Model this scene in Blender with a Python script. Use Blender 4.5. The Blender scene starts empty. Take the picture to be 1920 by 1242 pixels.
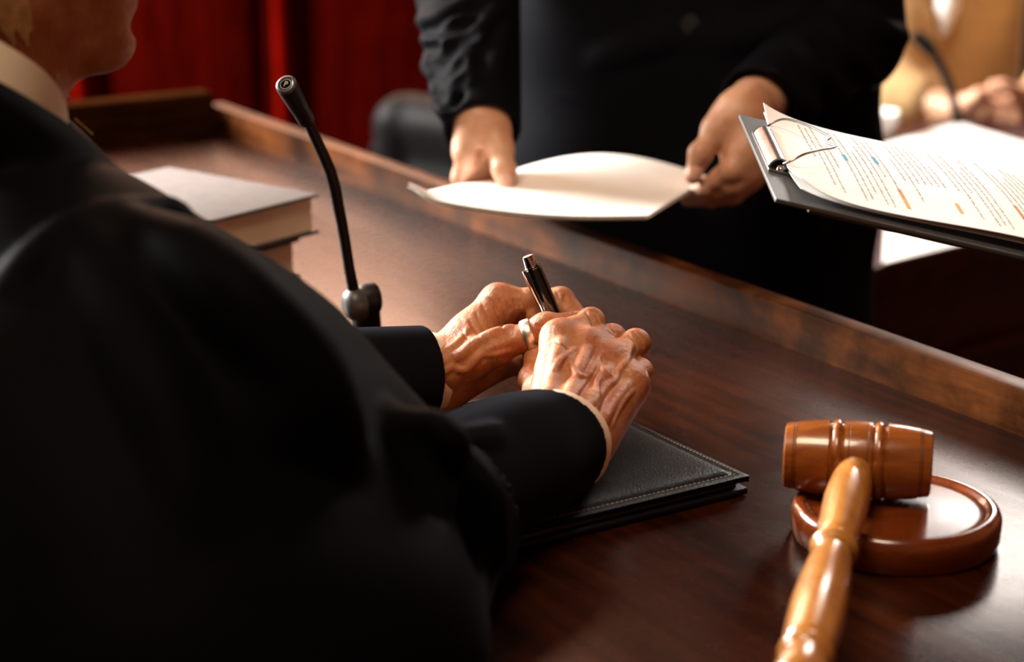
import bpy, bmesh, math, random
import numpy as np
from mathutils import Vector, Matrix, noise as mnoise

random.seed(7)
rng = np.random.default_rng(7)
scene = bpy.context.scene
COL = scene.collection

# ------------------------------------------------------------------ camera, world, light, exposure
ZD = 0.92                       # height of the judge's desktop above the floor
CAM_H = 0.48                    # camera above the desktop
FPX = 3700.0                    # focal length in pixels of the 1920 wide frame
PITCH = math.radians(16.4)
CAM = np.array([0.0, 0.0, ZD + CAM_H])

cam_data = bpy.data.cameras.new('camera')
cam_data.sensor_width = 36.0
cam_data.lens = FPX / 1920.0 * 36.0
cam_data.clip_start = 0.05
cam_data.clip_end = 60
cam_data.dof.use_dof = True
cam_data.dof.focus_distance = 1.39
cam_data.dof.aperture_fstop = 4.5
cam = bpy.data.objects.new('camera', cam_data)
cam.location = CAM
cam.rotation_euler = (math.pi / 2 - PITCH, 0, 0)
COL.objects.link(cam)
scene.camera = cam

world = bpy.data.worlds.new('world')
scene.world = world
world.use_nodes = True
wbg = world.node_tree.nodes['Background']
wbg.inputs['Color'].default_value = (0.75, 0.85, 1.0, 1)
wbg.inputs['Strength'].default_value = 0.2

def area_light(name, loc, target, sx, sy, power, color):
    d = bpy.data.lights.new(name, 'AREA')
    d.shape = 'RECTANGLE'; d.size = sx; d.size_y = sy
    d.energy = power; d.color = color
    o = bpy.data.objects.new(name, d)
    o.location = loc
    o.rotation_euler = (Vector(target) - Vector(loc)).to_track_quat('-Z', 'Y').to_euler()
    COL.objects.link(o)
    return o

# daylight entering the tall windows of the back and left walls
area_light('daylight_back', (-1.05, 5.1, 2.4), (-1.05, 0, 2.2), 1.7, 1.8, 44, (1.0, 0.55, 0.36))
area_light('daylight_back', (1.75, 5.1, 2.75), (1.75, 0, 2.2), 1.0, 1.4, 55, (1.0, 0.93, 0.86))
area_light('daylight_left', (-3.12, 3.85, 2.35), (0, 1.7, 1.0), 2.0, 1.7, 400, (1.0, 0.96, 0.90))
area_light('ceiling_fill', (-0.5, 0.4, 3.70), (0.1, 1.3, 0.9), 1.1, 1.1, 32, (1.0, 0.78, 0.54))  # added warm fill from above, source out of view

vs = scene.view_settings
vs.view_transform = 'Standard'
vs.look = 'None'
vs.gamma = 1.0
vs.use_curve_mapping = False
vs.exposure = 1.2

# ------------------------------------------------------------------ geometry helpers
def ray(px, py):
    u = (px - 960.0) / FPX; v = (621.0 - py) / FPX
    d = np.array([u, math.cos(PITCH) + v * math.sin(PITCH), -math.sin(PITCH) + v * math.cos(PITCH)])
    return d / np.linalg.norm(d)
def Q(px, py, s):               # point at distance s from the camera
    return CAM + ray(px, py) * s
def T(px, py, h):               # point at height h above the desktop
    d = ray(px, py)
    return CAM + d * ((h - CAM_H) / d[2])
def D(x, y, h):                 # desk frame to world
    return np.array([x, y, ZD + h])
def nrm(v):
    v = np.array(v, float); return v / np.linalg.norm(v)

def link(name, me, mat=None, parent=None, smooth=True):
    o = bpy.data.objects.new(name, me)
    COL.objects.link(o)
    if mat is not None: me.materials.append(mat)
    if smooth and len(me.polygons):
        me.polygons.foreach_set('use_smooth', np.ones(len(me.polygons), bool))
    if parent is not None: attach(o, parent)
    return o
def attach(o, parent):
    o.parent = parent
    # parts are meshed in world space, so only a thing's own Empty carries an offset
    off = parent.location if parent.parent is None else Vector((0, 0, 0))
    o.matrix_parent_inverse = Matrix.Translation(-Vector(off))
def thing(name, label, cat, loc, group=None):
    o = bpy.data.objects.new(name, None)
    o.empty_display_size = 0.05
    o.location = Vector([float(c) for c in loc]); COL.objects.link(o)
    return tag(o, label, cat, group)
def tag(o, label, cat, group=None):
    o['label'] = label; o['category'] = cat
    if group: o['group'] = group
    return o
def structure(o, label=None):
    o['kind'] = 'structure'
    if label: o['label'] = label
    return o

def spline(pts, n=6):
    pts = [np.array(p, float) for p in pts]; out = []
    for i in range(len(pts) - 1):
        p0 = pts[max(i - 1, 0)]; p1 = pts[i]; p2 = pts[i + 1]; p3 = pts[min(i + 2, len(pts) - 1)]
        for j in range(n):
            t = j / n
            out.append(.5 * ((2 * p1) + (p2 - p0) * t + (2 * p0 - 5 * p1 + 4 * p2 - p3) * t * t + (3 * p1 - p0 - 3 * p2 + p3) * t ** 3))
    out.append(pts[-1]); return out

class MB:
    """collects vertices and faces of one part"""
    def __init__(s): s.v = []; s.f = []
    def add(s, verts, faces):
        n = len(s.v); s.v += [tuple(float(c) for c in p) for p in verts]
        s.f += [tuple(i + n for i in f) for f in faces]
    def box(s, c, ax, half):
        c = np.array(c, float); ax = [nrm(a) for a in ax]
        vs_ = []
        for i in (-1, 1):
            for j in (-1, 1):
                for k in (-1, 1):
                    vs_.append(c + ax[0] * half[0] * i + ax[1] * half[1] * j + ax[2] * half[2] * k)
        s.add(vs_, [(0, 1, 3, 2), (4, 6, 7, 5), (0, 4, 5, 1), (2, 3, 7, 6), (0, 2, 6, 4), (1, 5, 7, 3)])
    def aabox(s, lo, hi):
        lo = np.array(lo, float); hi = np.array(hi, float)
        s.box((lo + hi) / 2, np.eye(3), (hi - lo) / 2)
    def lathe(s, base, axis, prof, seg=48):
        base = np.array(base, float); axis = nrm(axis)
        u = nrm(np.cross(axis, [0.31, 0.2, 0.93] if abs(axis[2]) < 0.95 else [1, 0, 0])); w = np.cross(axis, u)
        vs_ = []; fs = []
        for (t, r) in prof:
            for i in range(seg):
                a = 2 * math.pi * i / seg
                vs_.append(base + axis * t + (u * math.cos(a) + w * math.sin(a)) * r)
        n = len(prof)
        for j in range(n - 1):
            for i in range(seg):
                i2 = (i + 1) % seg
                fs.append((j * seg + i, j * seg + i2, (j + 1) * seg + i2, (j + 1) * seg + i))
        fs.append(tuple(range(seg - 1, -1, -1))); fs.append(tuple((n - 1) * seg + i for i in range(seg)))
        s.add(vs_, fs)
    def tube(s, pts, rad, seg=16, cap=True):
        pts = [np.array(p, float) for p in pts]
        if not hasattr(rad, '__len__'): rad = [rad] * len(pts)
        tang = []
        for i in range(len(pts)):
            a = pts[max(i - 1, 0)]; b = pts[min(i + 1, len(pts) - 1)]; tang.append(nrm(b - a))
        u = nrm(np.cross(tang[0], [0.3, 0.5, 0.81])); vs_ = []; fs = []
        for p, t, r in zip(pts, tang, rad):
            u = nrm(u - t * np.dot(u, t)); w = np.cross(t, u)
            for i in range(seg):
                a = 2 * math.pi * i / seg
                vs_.append(p + (u * math.cos(a) + w * math.sin(a)) * r)
        for j in range(len(pts) - 1):
            for i in range(seg):
                i2 = (i + 1) % seg
                fs.append((j * seg + i, j * seg + i2, (j + 1) * seg + i2, (j + 1) * seg + i))
        if cap:
            fs.append(tuple(range(seg - 1, -1, -1))); fs.append(tuple((len(pts) - 1) * seg + i for i in range(seg)))
        s.add(vs_, fs)
    def sheet(s, fn, nu, nv, thick):
        """thin closed slab over a grid; fn(u, v) -> point; thickened along its own normal"""
        g = np.array([[fn(i / nu, j / nv) for j in range(nv + 1)] for i in range(nu + 1)])
        du = np.gradient(g, axis=0); dv = np.gradient(g, axis=1)
        n = np.cross(du, dv); n /= np.linalg.norm(n, axis=2)[..., None]
        up = g; dn = g - n * thick
        W = nv + 1; N = (nu + 1) * W
        vs_ = list(up.reshape(-1, 3)) + list(dn.reshape(-1, 3)); fs = []
        for i in range(nu):
            for j in range(nv):
                a, b, c, d = i * W + j, (i + 1) * W + j, (i + 1) * W + j + 1, i * W + j + 1
                fs.append((a, b, c, d)); fs.append((N + d, N + c, N + b, N + a))
        for i in range(nu):
            a, b = i * W, (i + 1) * W; fs.append((a, N + a, N + b, b))
            a, b = i * W + nv, (i + 1) * W + nv; fs.append((b, N + b, N + a, a))
        for j in range(nv):
            a, b = j, j + 1; fs.append((b, N + b, N + a, a))
            a, b = nu * W + j, nu * W + j + 1; fs.append((a, N + a, N + b, b))
        s.add(vs_, fs)
    def build(s, name, mat, parent=None, smooth=False, bevel=0.0, segs=2):
        me = bpy.data.meshes.new(name)
        me.from_pydata(s.v, [], s.f); me.update()
        bm = bmesh.new(); bm.from_mesh(me)
        bmesh.ops.recalc_face_normals(bm, faces=bm.faces)
        if bevel > 0:
            es = [e for e in bm.edges if len(e.link_faces) == 2 and e.calc_face_angle(0) > 0.5]
            bmesh.ops.bevel(bm, geom=es, offset=bevel, segments=segs, affect='EDGES', profile=0.6, clamp_overlap=True)
        bm.to_mesh(me); bm.free()
        o = link(name, me, mat, parent, smooth or bevel > 0)
        if smooth or bevel > 0:
            try: me.set_sharp_from_angle(angle=math.radians(38))
            except Exception: pass
        return o

# ------------------------------------------------------------------ implicit surfaces for bodies and cloth
class SDF:
    def __init__(s, lo, hi, h):
        s.h = h; s.lo = np.array(lo, np.float32)
        s.n = [int(math.ceil((b - a) / h)) + 1 for a, b in zip(lo, hi)]
        s.ax = [(np.arange(n, dtype=np.float32) * h + np.float32(l)) for n, l in zip(s.n, lo)]
        s.d = np.full(s.n, 0.06, np.float32); s.base = None
    def _sub(s, pts, m):
        pts = np.array(pts, float)
        lo = pts.min(0) - m; hi = pts.max(0) + m
        sl = []
        for i in range(3):
            a = max(0, int((lo[i] - s.lo[i]) / s.h)); b = min(s.n[i], int((hi[i] - s.lo[i]) / s.h) + 2)
            if b <= a: return None
            sl.append(slice(a, b))
        g = [s.ax[0][sl[0]][:, None, None], s.ax[1][sl[1]][None, :, None], s.ax[2][sl[2]][None, None, :]]
        return tuple(sl), g
    def _mix(s, sl, d, k, mode):
        a = s.d[sl]
        if mode == 'add':
            if k > 0:
                hh = np.maximum(k - np.abs(a - d), 0) / k
                s.d[sl] = np.minimum(a, d) - hh * hh * k * 0.25
            else: s.d[sl] = np.minimum(a, d)
        else:
            d = -d
            if k > 0:
                hh = np.maximum(k - np.abs(a - d), 0) / k
                s.d[sl] = np.maximum(a, d) + hh * hh * k * 0.25
            else: s.d[sl] = np.maximum(a, d)
    def cone(s, a, b, ra, rb, k=0.004, mode='add', flat=None):
        a = np.array(a, np.float32); b = np.array(b, np.float32)
        r = _sub = s._sub([a, b], max(ra, rb) + k + 3 * s.h)
        if r is None: return s
        sl, (X, Y, Z) = r
        ab = b - a; L = max(float(ab @ ab), 1e-12)
        px, py, pz = X - a[0], Y - a[1], Z - a[2]
        t = np.clip((px * ab[0] + py * ab[1] + pz * ab[2]) / L, 0, 1)
        vx, vy, vz = px - t * ab[0], py - t * ab[1], pz - t * ab[2]
        if flat is not None:
            n = nrm(flat[0]).astype(np.float32); c = (flat[1] - 1) * (vx * n[0] + vy * n[1] + vz * n[2])
            vx = vx + c * n[0]; vy = vy + c * n[1]; vz = vz + c * n[2]
        d = np.sqrt(vx * vx + vy * vy + vz * vz) - (ra + (rb - ra) * t)
        s._mix(sl, d, k, mode); return s
    def poly(s, pts, r, k=0.003, mode='add', flat=None):
        if not hasattr(r, '__len__'): r = [r] * len(pts)
        for i in range(len(pts) - 1): s.cone(pts[i], pts[i + 1], r[i], r[i + 1], k, mode, flat)
        return s
    def ell(s, c, R, rad, k=0.01, mode='add'):
        """ellipsoid; rows of R are its axes"""
        c = np.array(c, np.float32); R = np.array(R, np.float32)
        r = s._sub([c], max(rad) + k + 3 * s.h)
        if r is None: return s
        sl, (X, Y, Z) = r
        px, py, pz = X - c[0], Y - c[1], Z - c[2]
        q = [(px * R[i][0] + py * R[i][1] + pz * R[i][2]) for i in range(3)]
        k0 = np.sqrt(sum((q[i] / rad[i]) ** 2 for i in range(3)))
        k1 = np.sqrt(sum((q[i] / rad[i] ** 2) ** 2 for i in range(3)))
        s._mix(sl, k0 * (k0 - 1) / np.maximum(k1, 1e-6), k, mode); return s
    def cut(s, p, n, k=0.0):
        """keeps the side the normal points away from"""
        p = np.array(p, np.float32); n = nrm(n).astype(np.float32)
        X, Y, Z = s.ax[0][:, None, None], s.ax[1][None, :, None], s.ax[2][None, None, :]
        d = (X - p[0]) * n[0] + (Y - p[1]) * n[1] + (Z - p[2]) * n[2]
        a = s.d
        if k > 0:
            hh = np.maximum(k - np.abs(a - d), 0) / k
            s.d = (np.maximum(a, d) + hh * hh * k * 0.25).astype(np.float32)
        else: s.d = np.maximum(a, d).astype(np.float32)
        return s
    def carve_desk(s, n_edge, top):
        """keeps cloth and flesh out of the bench: removes what lies past its near edge and below its top"""
        X, Y, Z = s.ax[0][:, None, None], s.ax[1][None, :, None], s.ax[2][None, None, :]
        box = np.maximum(np.float32(n_edge) - (X * np.float32(.8438) + Y * np.float32(.5366)), Z - np.float32(top))
        s.d = np.maximum(s.d, -box).astype(np.float32); return s
    def hit(s, px, py, s0=0.9, s1=2.6):
        dr = ray(px, py); ts = np.arange(s0, s1, s.h * 0.4)
        P = CAM[None] + dr[None] * ts[:, None]
        G = (P - s.lo) / s.h
        ok = np.all((G >= 0) & (G < np.array(s.n) - 1.001), axis=1)
        G = np.clip(G, 0, np.array(s.n) - 1.001); I = G.astype(int); f = G - I
        src = s.base if s.base is not None else s.d
        v = np.zeros(len(ts))
        for c in ((0, 0, 0), (0, 0, 1), (0, 1, 0), (0, 1, 1), (1, 0, 0), (1, 0, 1), (1, 1, 0), (1, 1, 1)):
            wt = np.prod([f[:, i] if c[i] else 1 - f[:, i] for i in range(3)], axis=0)
            v += wt * src[I[:, 0] + c[0], I[:, 1] + c[1], I[:, 2] + c[2]]
        v = np.where(ok, v, 1.0)
        w = np.nonzero(v < 0)[0]
        if len(w) == 0: return None
        i = w[0]
        f = v[i - 1] / (v[i - 1] - v[i]) if i > 0 and 0 < v[i - 1] < .01 else 1.0
        return P[i - 1] * (1 - f) + P[i] * f if i > 0 else P[i]
    def freeze(s): s.base = s.d.copy(); return s
    def line(s, pix, r, k=0.002, sink=0.3, mode='add', n=5):
        """raises (or cuts) a ridge along the surface under a run of sight lines, fading at both ends"""
        pp_ = spline([(x, y, 0.0) for x, y in pix], n); L = len(pp_) - 1
        pts = []
        for i, p in enumerate(pp_):
            q = s.hit(p[0], p[1])
            f = max(0.0, math.sin(math.pi * (0.02 + 0.96 * i / max(L, 1)))) ** 0.6
            deep = f * (r * sink) + (1 - f) * (r + k * 0.9) if mode == 'add' else r * sink
            pts.append(None if q is None else (q + ray(p[0], p[1]) * deep, r * (1.0 if mode == 'add' else 0.5 + 0.5 * f)))
        for a, b in zip(pts[:-1], pts[1:]):
            if a is not None and b is not None and np.linalg.norm(a[0] - b[0]) < 0.03: s.cone(a[0], b[0], a[1], b[1], k, mode)
        return s
    def mesh(s, relax=2):
        d = s.d; ins = d < 0
        nx, ny, nz = d.shape
        cnt = np.zeros((nx - 1, ny - 1, nz - 1), np.uint8)
        corners = [(i, j, k) for i in (0, 1) for j in (0, 1) for k in (0, 1)]
        for (i, j, k) in corners: cnt += ins[i:nx - 1 + i, j:ny - 1 + j, k:nz - 1 + k]
        act = (cnt > 0) & (cnt < 8)
        ci = np.argwhere(act)
        idx = np.full(act.shape, -1, np.int64); idx[act] = np.arange(len(ci))
        acc = np.zeros((len(ci), 3)); num = np.zeros(len(ci))
        val = {c: d[ci[:, 0] + c[0], ci[:, 1] + c[1], ci[:, 2] + c[2]].astype(float) for c in corners}
        for a in corners:
            for axn in range(3):
                if a[axn] == 0:
                    b = list(a); b[axn] = 1; b = tuple(b)
                    va, vb = val[a], val[b]; m = (va < 0) != (vb < 0)
                    t = np.where(m, va / np.where(m, va - vb, 1), 0)
                    p = np.tile(np.array(a, float), (len(ci), 1)); p[:, axn] += t
                    acc += p * m[:, None]; num += m
        V = (ci + acc / num[:, None]) * s.h + s.lo
        F = []
        def quads(axn):
            sh = [slice(None)] * 3; a_ = list(sh); b_ = list(sh)
            a_[axn] = slice(0, -1); b_[axn] = slice(1, None)
            e = np.argwhere(ins[tuple(a_)] != ins[tuple(b_)])
            o1, o2 = [(1, 2), (2, 0), (0, 1)][axn]
            lim = np.array(act.shape)
            e = e[(e[:, o1] > 0) & (e[:, o2] > 0) & (e[:, o1] < lim[o1]) & (e[:, o2] < lim[o2])]
            first = ins[e[:, 0], e[:, 1], e[:, 2]]
            c = []
            for (da, db) in ((1, 1), (0, 1), (0, 0), (1, 0)):
                q = e.copy(); q[:, o1] -= da; q[:, o2] -= db
                c.append(idx[q[:, 0], q[:, 1], q[:, 2]])
            f = np.stack(c, 1); f[~first] = f[~first][:, ::-1]
            F.append(f)
        for a in range(3): quads(a)
        F = np.concatenate(F); F = F[(F >= 0).all(1)]
        if relax:
            ed = np.concatenate([F[:, [0, 1]], F[:, [1, 2]], F[:, [2, 3]], F[:, [3, 0]]])
            deg = np.bincount(ed.ravel(), minlength=len(V))[:, None]
            for it in range(relax):
                for lam in (0.5, -0.4):
                    sm = np.zeros_like(V)
                    for c in range(3):
                        sm[:, c] = np.bincount(ed[:, 0], V[ed[:, 1], c], len(V)) + np.bincount(ed[:, 1], V[ed[:, 0], c], len(V))
                    V = V + lam * (sm / np.maximum(deg, 1) - V)
        return V, F

def normals_of(V, F):
    n = np.cross(V[F[:, 2]] - V[F[:, 0]], V[F[:, 3]] - V[F[:, 1]])
    out = np.zeros_like(V)
    for c in range(3):
        for q in range(4): out[:, c] += np.bincount(F[:, q], n[:, c], len(V))
    return out / np.maximum(np.linalg.norm(out, axis=1), 1e-12)[:, None]
def join_shells(shells):
    V = []; F = []; n = 0
    for v, f in shells: V.append(v); F.append(f + n); n += len(v)
    return np.concatenate(V), np.concatenate(F)
def shell_obj(name, VF, mat, parent=None):
    V, F = VF
    me = bpy.data.meshes.new(name)
    me.vertices.add(len(V)); me.vertices.foreach_set('co', V.astype(np.float32).ravel())
    me.loops.add(F.size); me.loops.foreach_set('vertex_index', F.astype(np.int32).ravel())
    me.polygons.add(len(F)); me.polygons.foreach_set('loop_start', np.arange(len(F), dtype=np.int32) * 4)
    me.update(calc_edges=True); me.validate()
    return link(name, me, mat, parent, True)

# ------------------------------------------------------------------ materials
class NT:
    def __init__(s, name):
        s.m = bpy.data.materials.new(name); s.m.use_nodes = True
        s.t = s.m.node_tree; s.b = s.t.nodes['Principled BSDF']
        s.co = s.t.nodes.new('ShaderNodeTexCoord').outputs['Object']
    def node(s, typ, **kw):
        n = s.t.nodes.new(typ)
        for k, v in kw.items():
            if k in n.inputs.keys(): n.inputs[k].default_value = v
            else: setattr(n, k, v)
        return n
    def ln(s, a, b): s.t.links.new(a, b)
    def mapping(s, scale=(1, 1, 1), rot=(0, 0, 0)):
        n = s.node('ShaderNodeMapping'); n.inputs['Scale'].default_value = scale; n.inputs['Rotation'].default_value = rot
        s.ln(s.co, n.inputs['Vector']); return n.outputs['Vector']
    def noise(s, vec, scale, detail=4, rough=0.55, dist=0.0):
        n = s.node('ShaderNodeTexNoise'); s.ln(vec, n.inputs['Vector'])
        n.inputs['Scale'].default_value = scale; n.inputs['Detail'].default_value = detail
        n.inputs['Roughness'].default_value = rough; n.inputs['Distortion'].default_value = dist
        return n.outputs['Fac']
    def ramp(s, fac, stops):
        n = s.node('ShaderNodeValToRGB'); s.ln(fac, n.inputs['Fac']); e = n.color_ramp.elements
        while len(e) < len(stops): e.new(0.5)
        for el, (p, c) in zip(e, stops):
            el.position = p; el.color = (*c, 1) if len(c) == 3 else c
        return n.outputs['Color']
    def mix(s, fac, a, b, mode='MIX'):
        n = s.node('ShaderNodeMix'); n.data_type = 'RGBA'; n.blend_type = mode
        for sock, val in ((n.inputs[0], fac), (n.inputs[6], a), (n.inputs[7], b)):
            if isinstance(val, (int, float)): sock.default_value = val
            elif isinstance(val, tuple): sock.default_value = (*val, 1)
            else: s.ln(val, sock)
        return n.outputs[2]
    def math(s, op, a, b=None, c=None):
        n = s.node('ShaderNodeMath'); n.operation = op
        for sock, val in ((n.inputs[0], a), (n.inputs[1], b), (n.inputs[2], c)):
            if val is None: continue
            if isinstance(val, (int, float)): sock.default_value = val
            else: s.ln(val, sock)
        return n.outputs[0]
    def bump(s, height, strength, dist=0.001, chain=None):
        n = s.node('ShaderNodeBump'); n.inputs['Strength'].default_value = strength; n.inputs['Distance'].default_value = dist
        s.ln(height, n.inputs['Height'])
        if chain is not None: s.ln(chain, n.inputs['Normal'])
        return n.outputs['Normal']
    def color(s, c):
        if isinstance(c, tuple): s.b.inputs['Base Color'].default_value = (*c, 1)
        else: s.ln(c, s.b.inputs['Base Color'])
    def set(s, **kw):
        for k, v in kw.items():
            k = k.replace('_', ' ')
            if isinstance(v, (int, float, tuple)): s.b.inputs[k].default_value = v
            else: s.ln(v, s.b.inputs[k])
    def normal(s, n): s.ln(n, s.b.inputs['Normal'])

RAIL_ANG = math.atan2(-0.8438, 0.5366)
def wood(name, dark, light, rough=0.35, grain=(2.2, 40, 40), ang=0.0, coat=0.3, stain=0.5, bump=0.25, coat_rough=0.2, tilt=(0, 0), spec=0.5, rvar=0.22, tint=(1, 1, 1), blot_scale=6.0):
    m = NT(name)
    v = m.mapping((1, 1, 1), (tilt[0], tilt[1], -ang))
    g = m.node('ShaderNodeMapping'); m.ln(v, g.inputs['Vector']); g.inputs['Scale'].default_value = grain
    n1 = m.noise(g.outputs['Vector'], 2.2, 6, 0.6, 0.6)
    n2 = m.noise(v, blot_scale, 5, 0.6, 0.3)
    n3 = m.noise(v, 45.0, 4, 0.7)
    c = m.ramp(n1, [(0.3, dark), (0.72, light)])
    blot = m.ramp(n2, [(0.35, (1 - stain,) * 3), (0.65, (1, 1, 1))])
    c = m.mix(1.0, c, blot, 'MULTIPLY')
    m.color(c)
    r = m.math('MULTIPLY_ADD', n3, rvar, rough - rvar / 2)
    m.set(Roughness=r, Coat_Weight=coat, Coat_Roughness=coat_rough, Specular_IOR_Level=spec, Specular_Tint=(*tint, 1))
    hsum = m.math('ADD', n1, m.math('MULTIPLY', n3, 0.6))
    m.normal(m.bump(hsum, bump, 0.0006))
    return m.m
def plain(name, col, rough=0.5, metallic=0.0, var=0.12, scale=60, bump=0.1, **kw):
    m = NT(name)
    n = m.noise(m.co, scale, 4)
    a = tuple(c * (1 - var) for c in col); b = tuple(min(1, c * (1 + var)) for c in col)
    m.color(m.ramp(n, [(0.3, a), (0.7, b)]))
    m.set(Roughness=rough, Metallic=metallic, **kw)
    if bump: m.normal(m.bump(n, bump, 0.0004))
    return m.m
def cloth(name, col, weave=1500, rough=0.85, sheen=0.35, tint=(0.7, 0.75, 0.9), bump=0.35, spec=0.2):
    m = NT(name)
    n = m.noise(m.co, weave, 3, 0.7); big = m.noise(m.co, 18, 4)
    a = tuple(c * 0.7 for c in col); b = tuple(c * 1.35 for c in col)
    m.color(m.mix(0.5, m.ramp(n, [(0.35, a), (0.65, b)]), m.ramp(big, [(0.3, a), (0.7, b)])))
    m.set(Roughness=rough, Sheen_Weight=sheen, Sheen_Roughness=0.45, Sheen_Tint=(*tint, 1), Specular_IOR_Level=spec)
    m.normal(m.bump(n, bump, 0.0005))
    return m.m
def skin(name, base, red, pale, aged=1.0, sss=0.12):
    m = NT(name)
    n1 = m.noise(m.co, 55, 5, 0.6); n2 = m.noise(m.co, 180, 4, 0.6); n3 = m.noise(m.co, 20, 3)
    c = m.ramp(n1, [(0.3, red), (0.52, base), (0.75, pale)])
    spot = m.ramp(n2, [(0.30, (0.72, 0.62, 0.55)), (0.42, (1, 1, 1))])
    c = m.mix(0.55 * aged, c, m.mix(1.0, c, spot, 'MULTIPLY'))
    m.color(c)
    vor = m.node('ShaderNodeTexVoronoi', feature='DISTANCE_TO_EDGE'); vor.inputs['Scale'].default_value = 900
    wv = m.mapping((1.0, 1.0, 0.55)); m.ln(wv, vor.inputs['Vector'])
    cre = m.noise(m.mapping((1, 1, 0.3)), 260, 5, 0.65, 0.8)
    b1 = m.bump(m.ramp(vor.outputs['Distance'], [(0.0, (0, 0, 0)), (0.12, (1, 1, 1))]), 0.22 * aged, 0.0004)
    b2 = m.bump(cre, 0.75 * aged + 0.05, 0.0014, b1)
    m.normal(b2)
    m.set(Roughness=0.42, Specular_IOR_Level=0.45, Subsurface_Weight=sss, Subsurface_Scale=0.006, Subsurface_Radius=(1.0, 0.35, 0.18))
    return m.m
# ------------------------------------------------------------------ material library
M = {}
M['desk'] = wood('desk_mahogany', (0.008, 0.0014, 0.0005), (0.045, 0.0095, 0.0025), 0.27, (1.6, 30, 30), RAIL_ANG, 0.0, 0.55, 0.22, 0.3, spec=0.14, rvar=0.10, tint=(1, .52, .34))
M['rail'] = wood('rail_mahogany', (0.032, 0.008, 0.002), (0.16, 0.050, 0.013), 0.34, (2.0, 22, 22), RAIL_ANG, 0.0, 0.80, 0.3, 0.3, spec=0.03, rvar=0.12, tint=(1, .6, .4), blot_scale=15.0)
M['wall_wood'] = wood('wall_mahogany', (0.014, 0.0004, 0.0002), (0.050, 0.0014, 0.0006), 0.6, (25, 25, 1.5), 0, 0.0, 0.3, 0.1, spec=0.0)
M['lit_bead_wood'] = wood('lit_bead_mahogany', (0.07, 0.001, 0.0005), (0.16, 0.003, 0.001), 0.6, (25, 25, 1.5), 0, 0.0, 0.3, 0.1, spec=0.0)  # brighter copy of the wall wood; the light on the bead edge is in its colour
M['end_wood'] = wood('end_rail_mahogany', (0.012, 0.003, 0.001), (0.05, 0.016, 0.005), 0.5, (30, 2, 30), RAIL_ANG, 0.0, 0.5, 0.2, 0.3, spec=0.0)
M['red_wood'] = wood('clerk_desk_mahogany', (0.018, 0.0012, 0.0006), (0.060, 0.005, 0.002), 0.5, (2, 25, 25), 0.2, 0.0, 0.3, 0.1, spec=0.15)
M['brown_wood'] = wood('brown_oak', (0.09, 0.022, 0.005), (0.28, 0.085, 0.02), 0.4, (25, 25, 1.5), 0, 0.3, 0.3, 0.1)
M['floor'] = wood('floor_oak', (0.05, 0.02, 0.008), (0.12, 0.05, 0.02), 0.45, (1.5, 18, 18), 0, 0.2, 0.3, 0.1)
M['plaster'] = plain('warm_plaster', (0.11, 0.045, 0.025), 0.95, 0, 0.06, 8, 0.05, Specular_IOR_Level=0.0)
M['gavel_head'] = wood('gavel_head_wood', (0.20, 0.045, 0.006), (0.42, 0.125, 0.016), 0.28, (6, 60, 60), 0, 0.8, 0.22, 0.08, 0.12)
M['gavel_handle'] = wood('gavel_handle_wood', (0.36, 0.13, 0.022), (0.62, 0.27, 0.055), 0.30, (60, 7, 60), 0.2, 0.7, 0.15, 0.08, 0.15)
M['block'] = wood('sound_block_wood', (0.13, 0.022, 0.004), (0.27, 0.058, 0.009), 0.25, (5, 45, 45), 0.3, 0.9, 0.25, 0.12, 0.12)
M['groove'] = plain('burnt_groove', (0.03, 0.008, 0.002), 0.5)
M['black_plastic'] = plain('black_plastic', (0.006, 0.006, 0.007), 0.5, 0, 0.2, 300, 0.05, Specular_IOR_Level=0.25)
M['grey_plastic'] = plain('grey_soft_plastic', (0.055, 0.055, 0.057), 0.4, 0, 0.1, 300, 0.05)
M['matte_black'] = plain('matte_black', (0.004, 0.004, 0.004), 0.9, 0, 0.1, 100, 0, Specular_IOR_Level=0.0)
M['emblem'] = plain('pale_emblem', (0.45, 0.43, 0.40), 0.6, 0, 0.05, 100, 0)
M['pen_black'] = plain('pen_lacquer', (0.004, 0.004, 0.005), 0.12, 0, 0.05, 50, 0, Coat_Weight=1.0)
M['chrome'] = plain('polished_chrome', (0.82, 0.80, 0.78), 0.12, 1.0, 0.05, 80, 0.02)
M['silver'] = plain('worn_silver', (0.90, 0.85, 0.76), 0.38, 1.0, 0.1, 220, 0.3)
M['steel'] = plain('brushed_steel', (0.36, 0.35, 0.35), 0.28, 1.0, 0.2, 120, 0.2)
M['paper'] = plain('white_paper', (0.93, 0.92, 0.90), 0.75, 0, 0.02, 30, 0.03)
M['pages'] = plain('book_pages', (0.80, 0.64, 0.47), 0.8, 0, 0.1, 12, 0.05)
M['print'] = plain('printed_ink', (0.30, 0.25, 0.25), 0.8, 0, 0.1, 30, 0)
M['orange_mark'] = plain('orange_highlighter', (0.80, 0.33, 0.08), 0.8, 0, 0.1, 300, 0)
M['teal_mark'] = plain('teal_highlighter', (0.03, 0.33, 0.50), 0.8, 0, 0.1, 300, 0)
M['book_cloth'] = plain('grey_book_cloth', (0.115, 0.112, 0.116), 0.75, 0, 0.15, 60, 0.1)
M['book_edge'] = plain('dark_book_board', (0.03, 0.032, 0.034), 0.5)
M['shirt'] = plain('cream_shirt', (0.70, 0.58, 0.44), 0.85, 0, 0.08, 40, 0.2)
M['shirt_pink'] = plain('pale_peach_shirt', (0.78, 0.60, 0.47), 0.85, 0, 0.05, 400, 0.2)
M['thread'] = plain('grey_thread', (0.42, 0.41, 0.40), 0.8, 0, 0.05, 300, 0)
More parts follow.
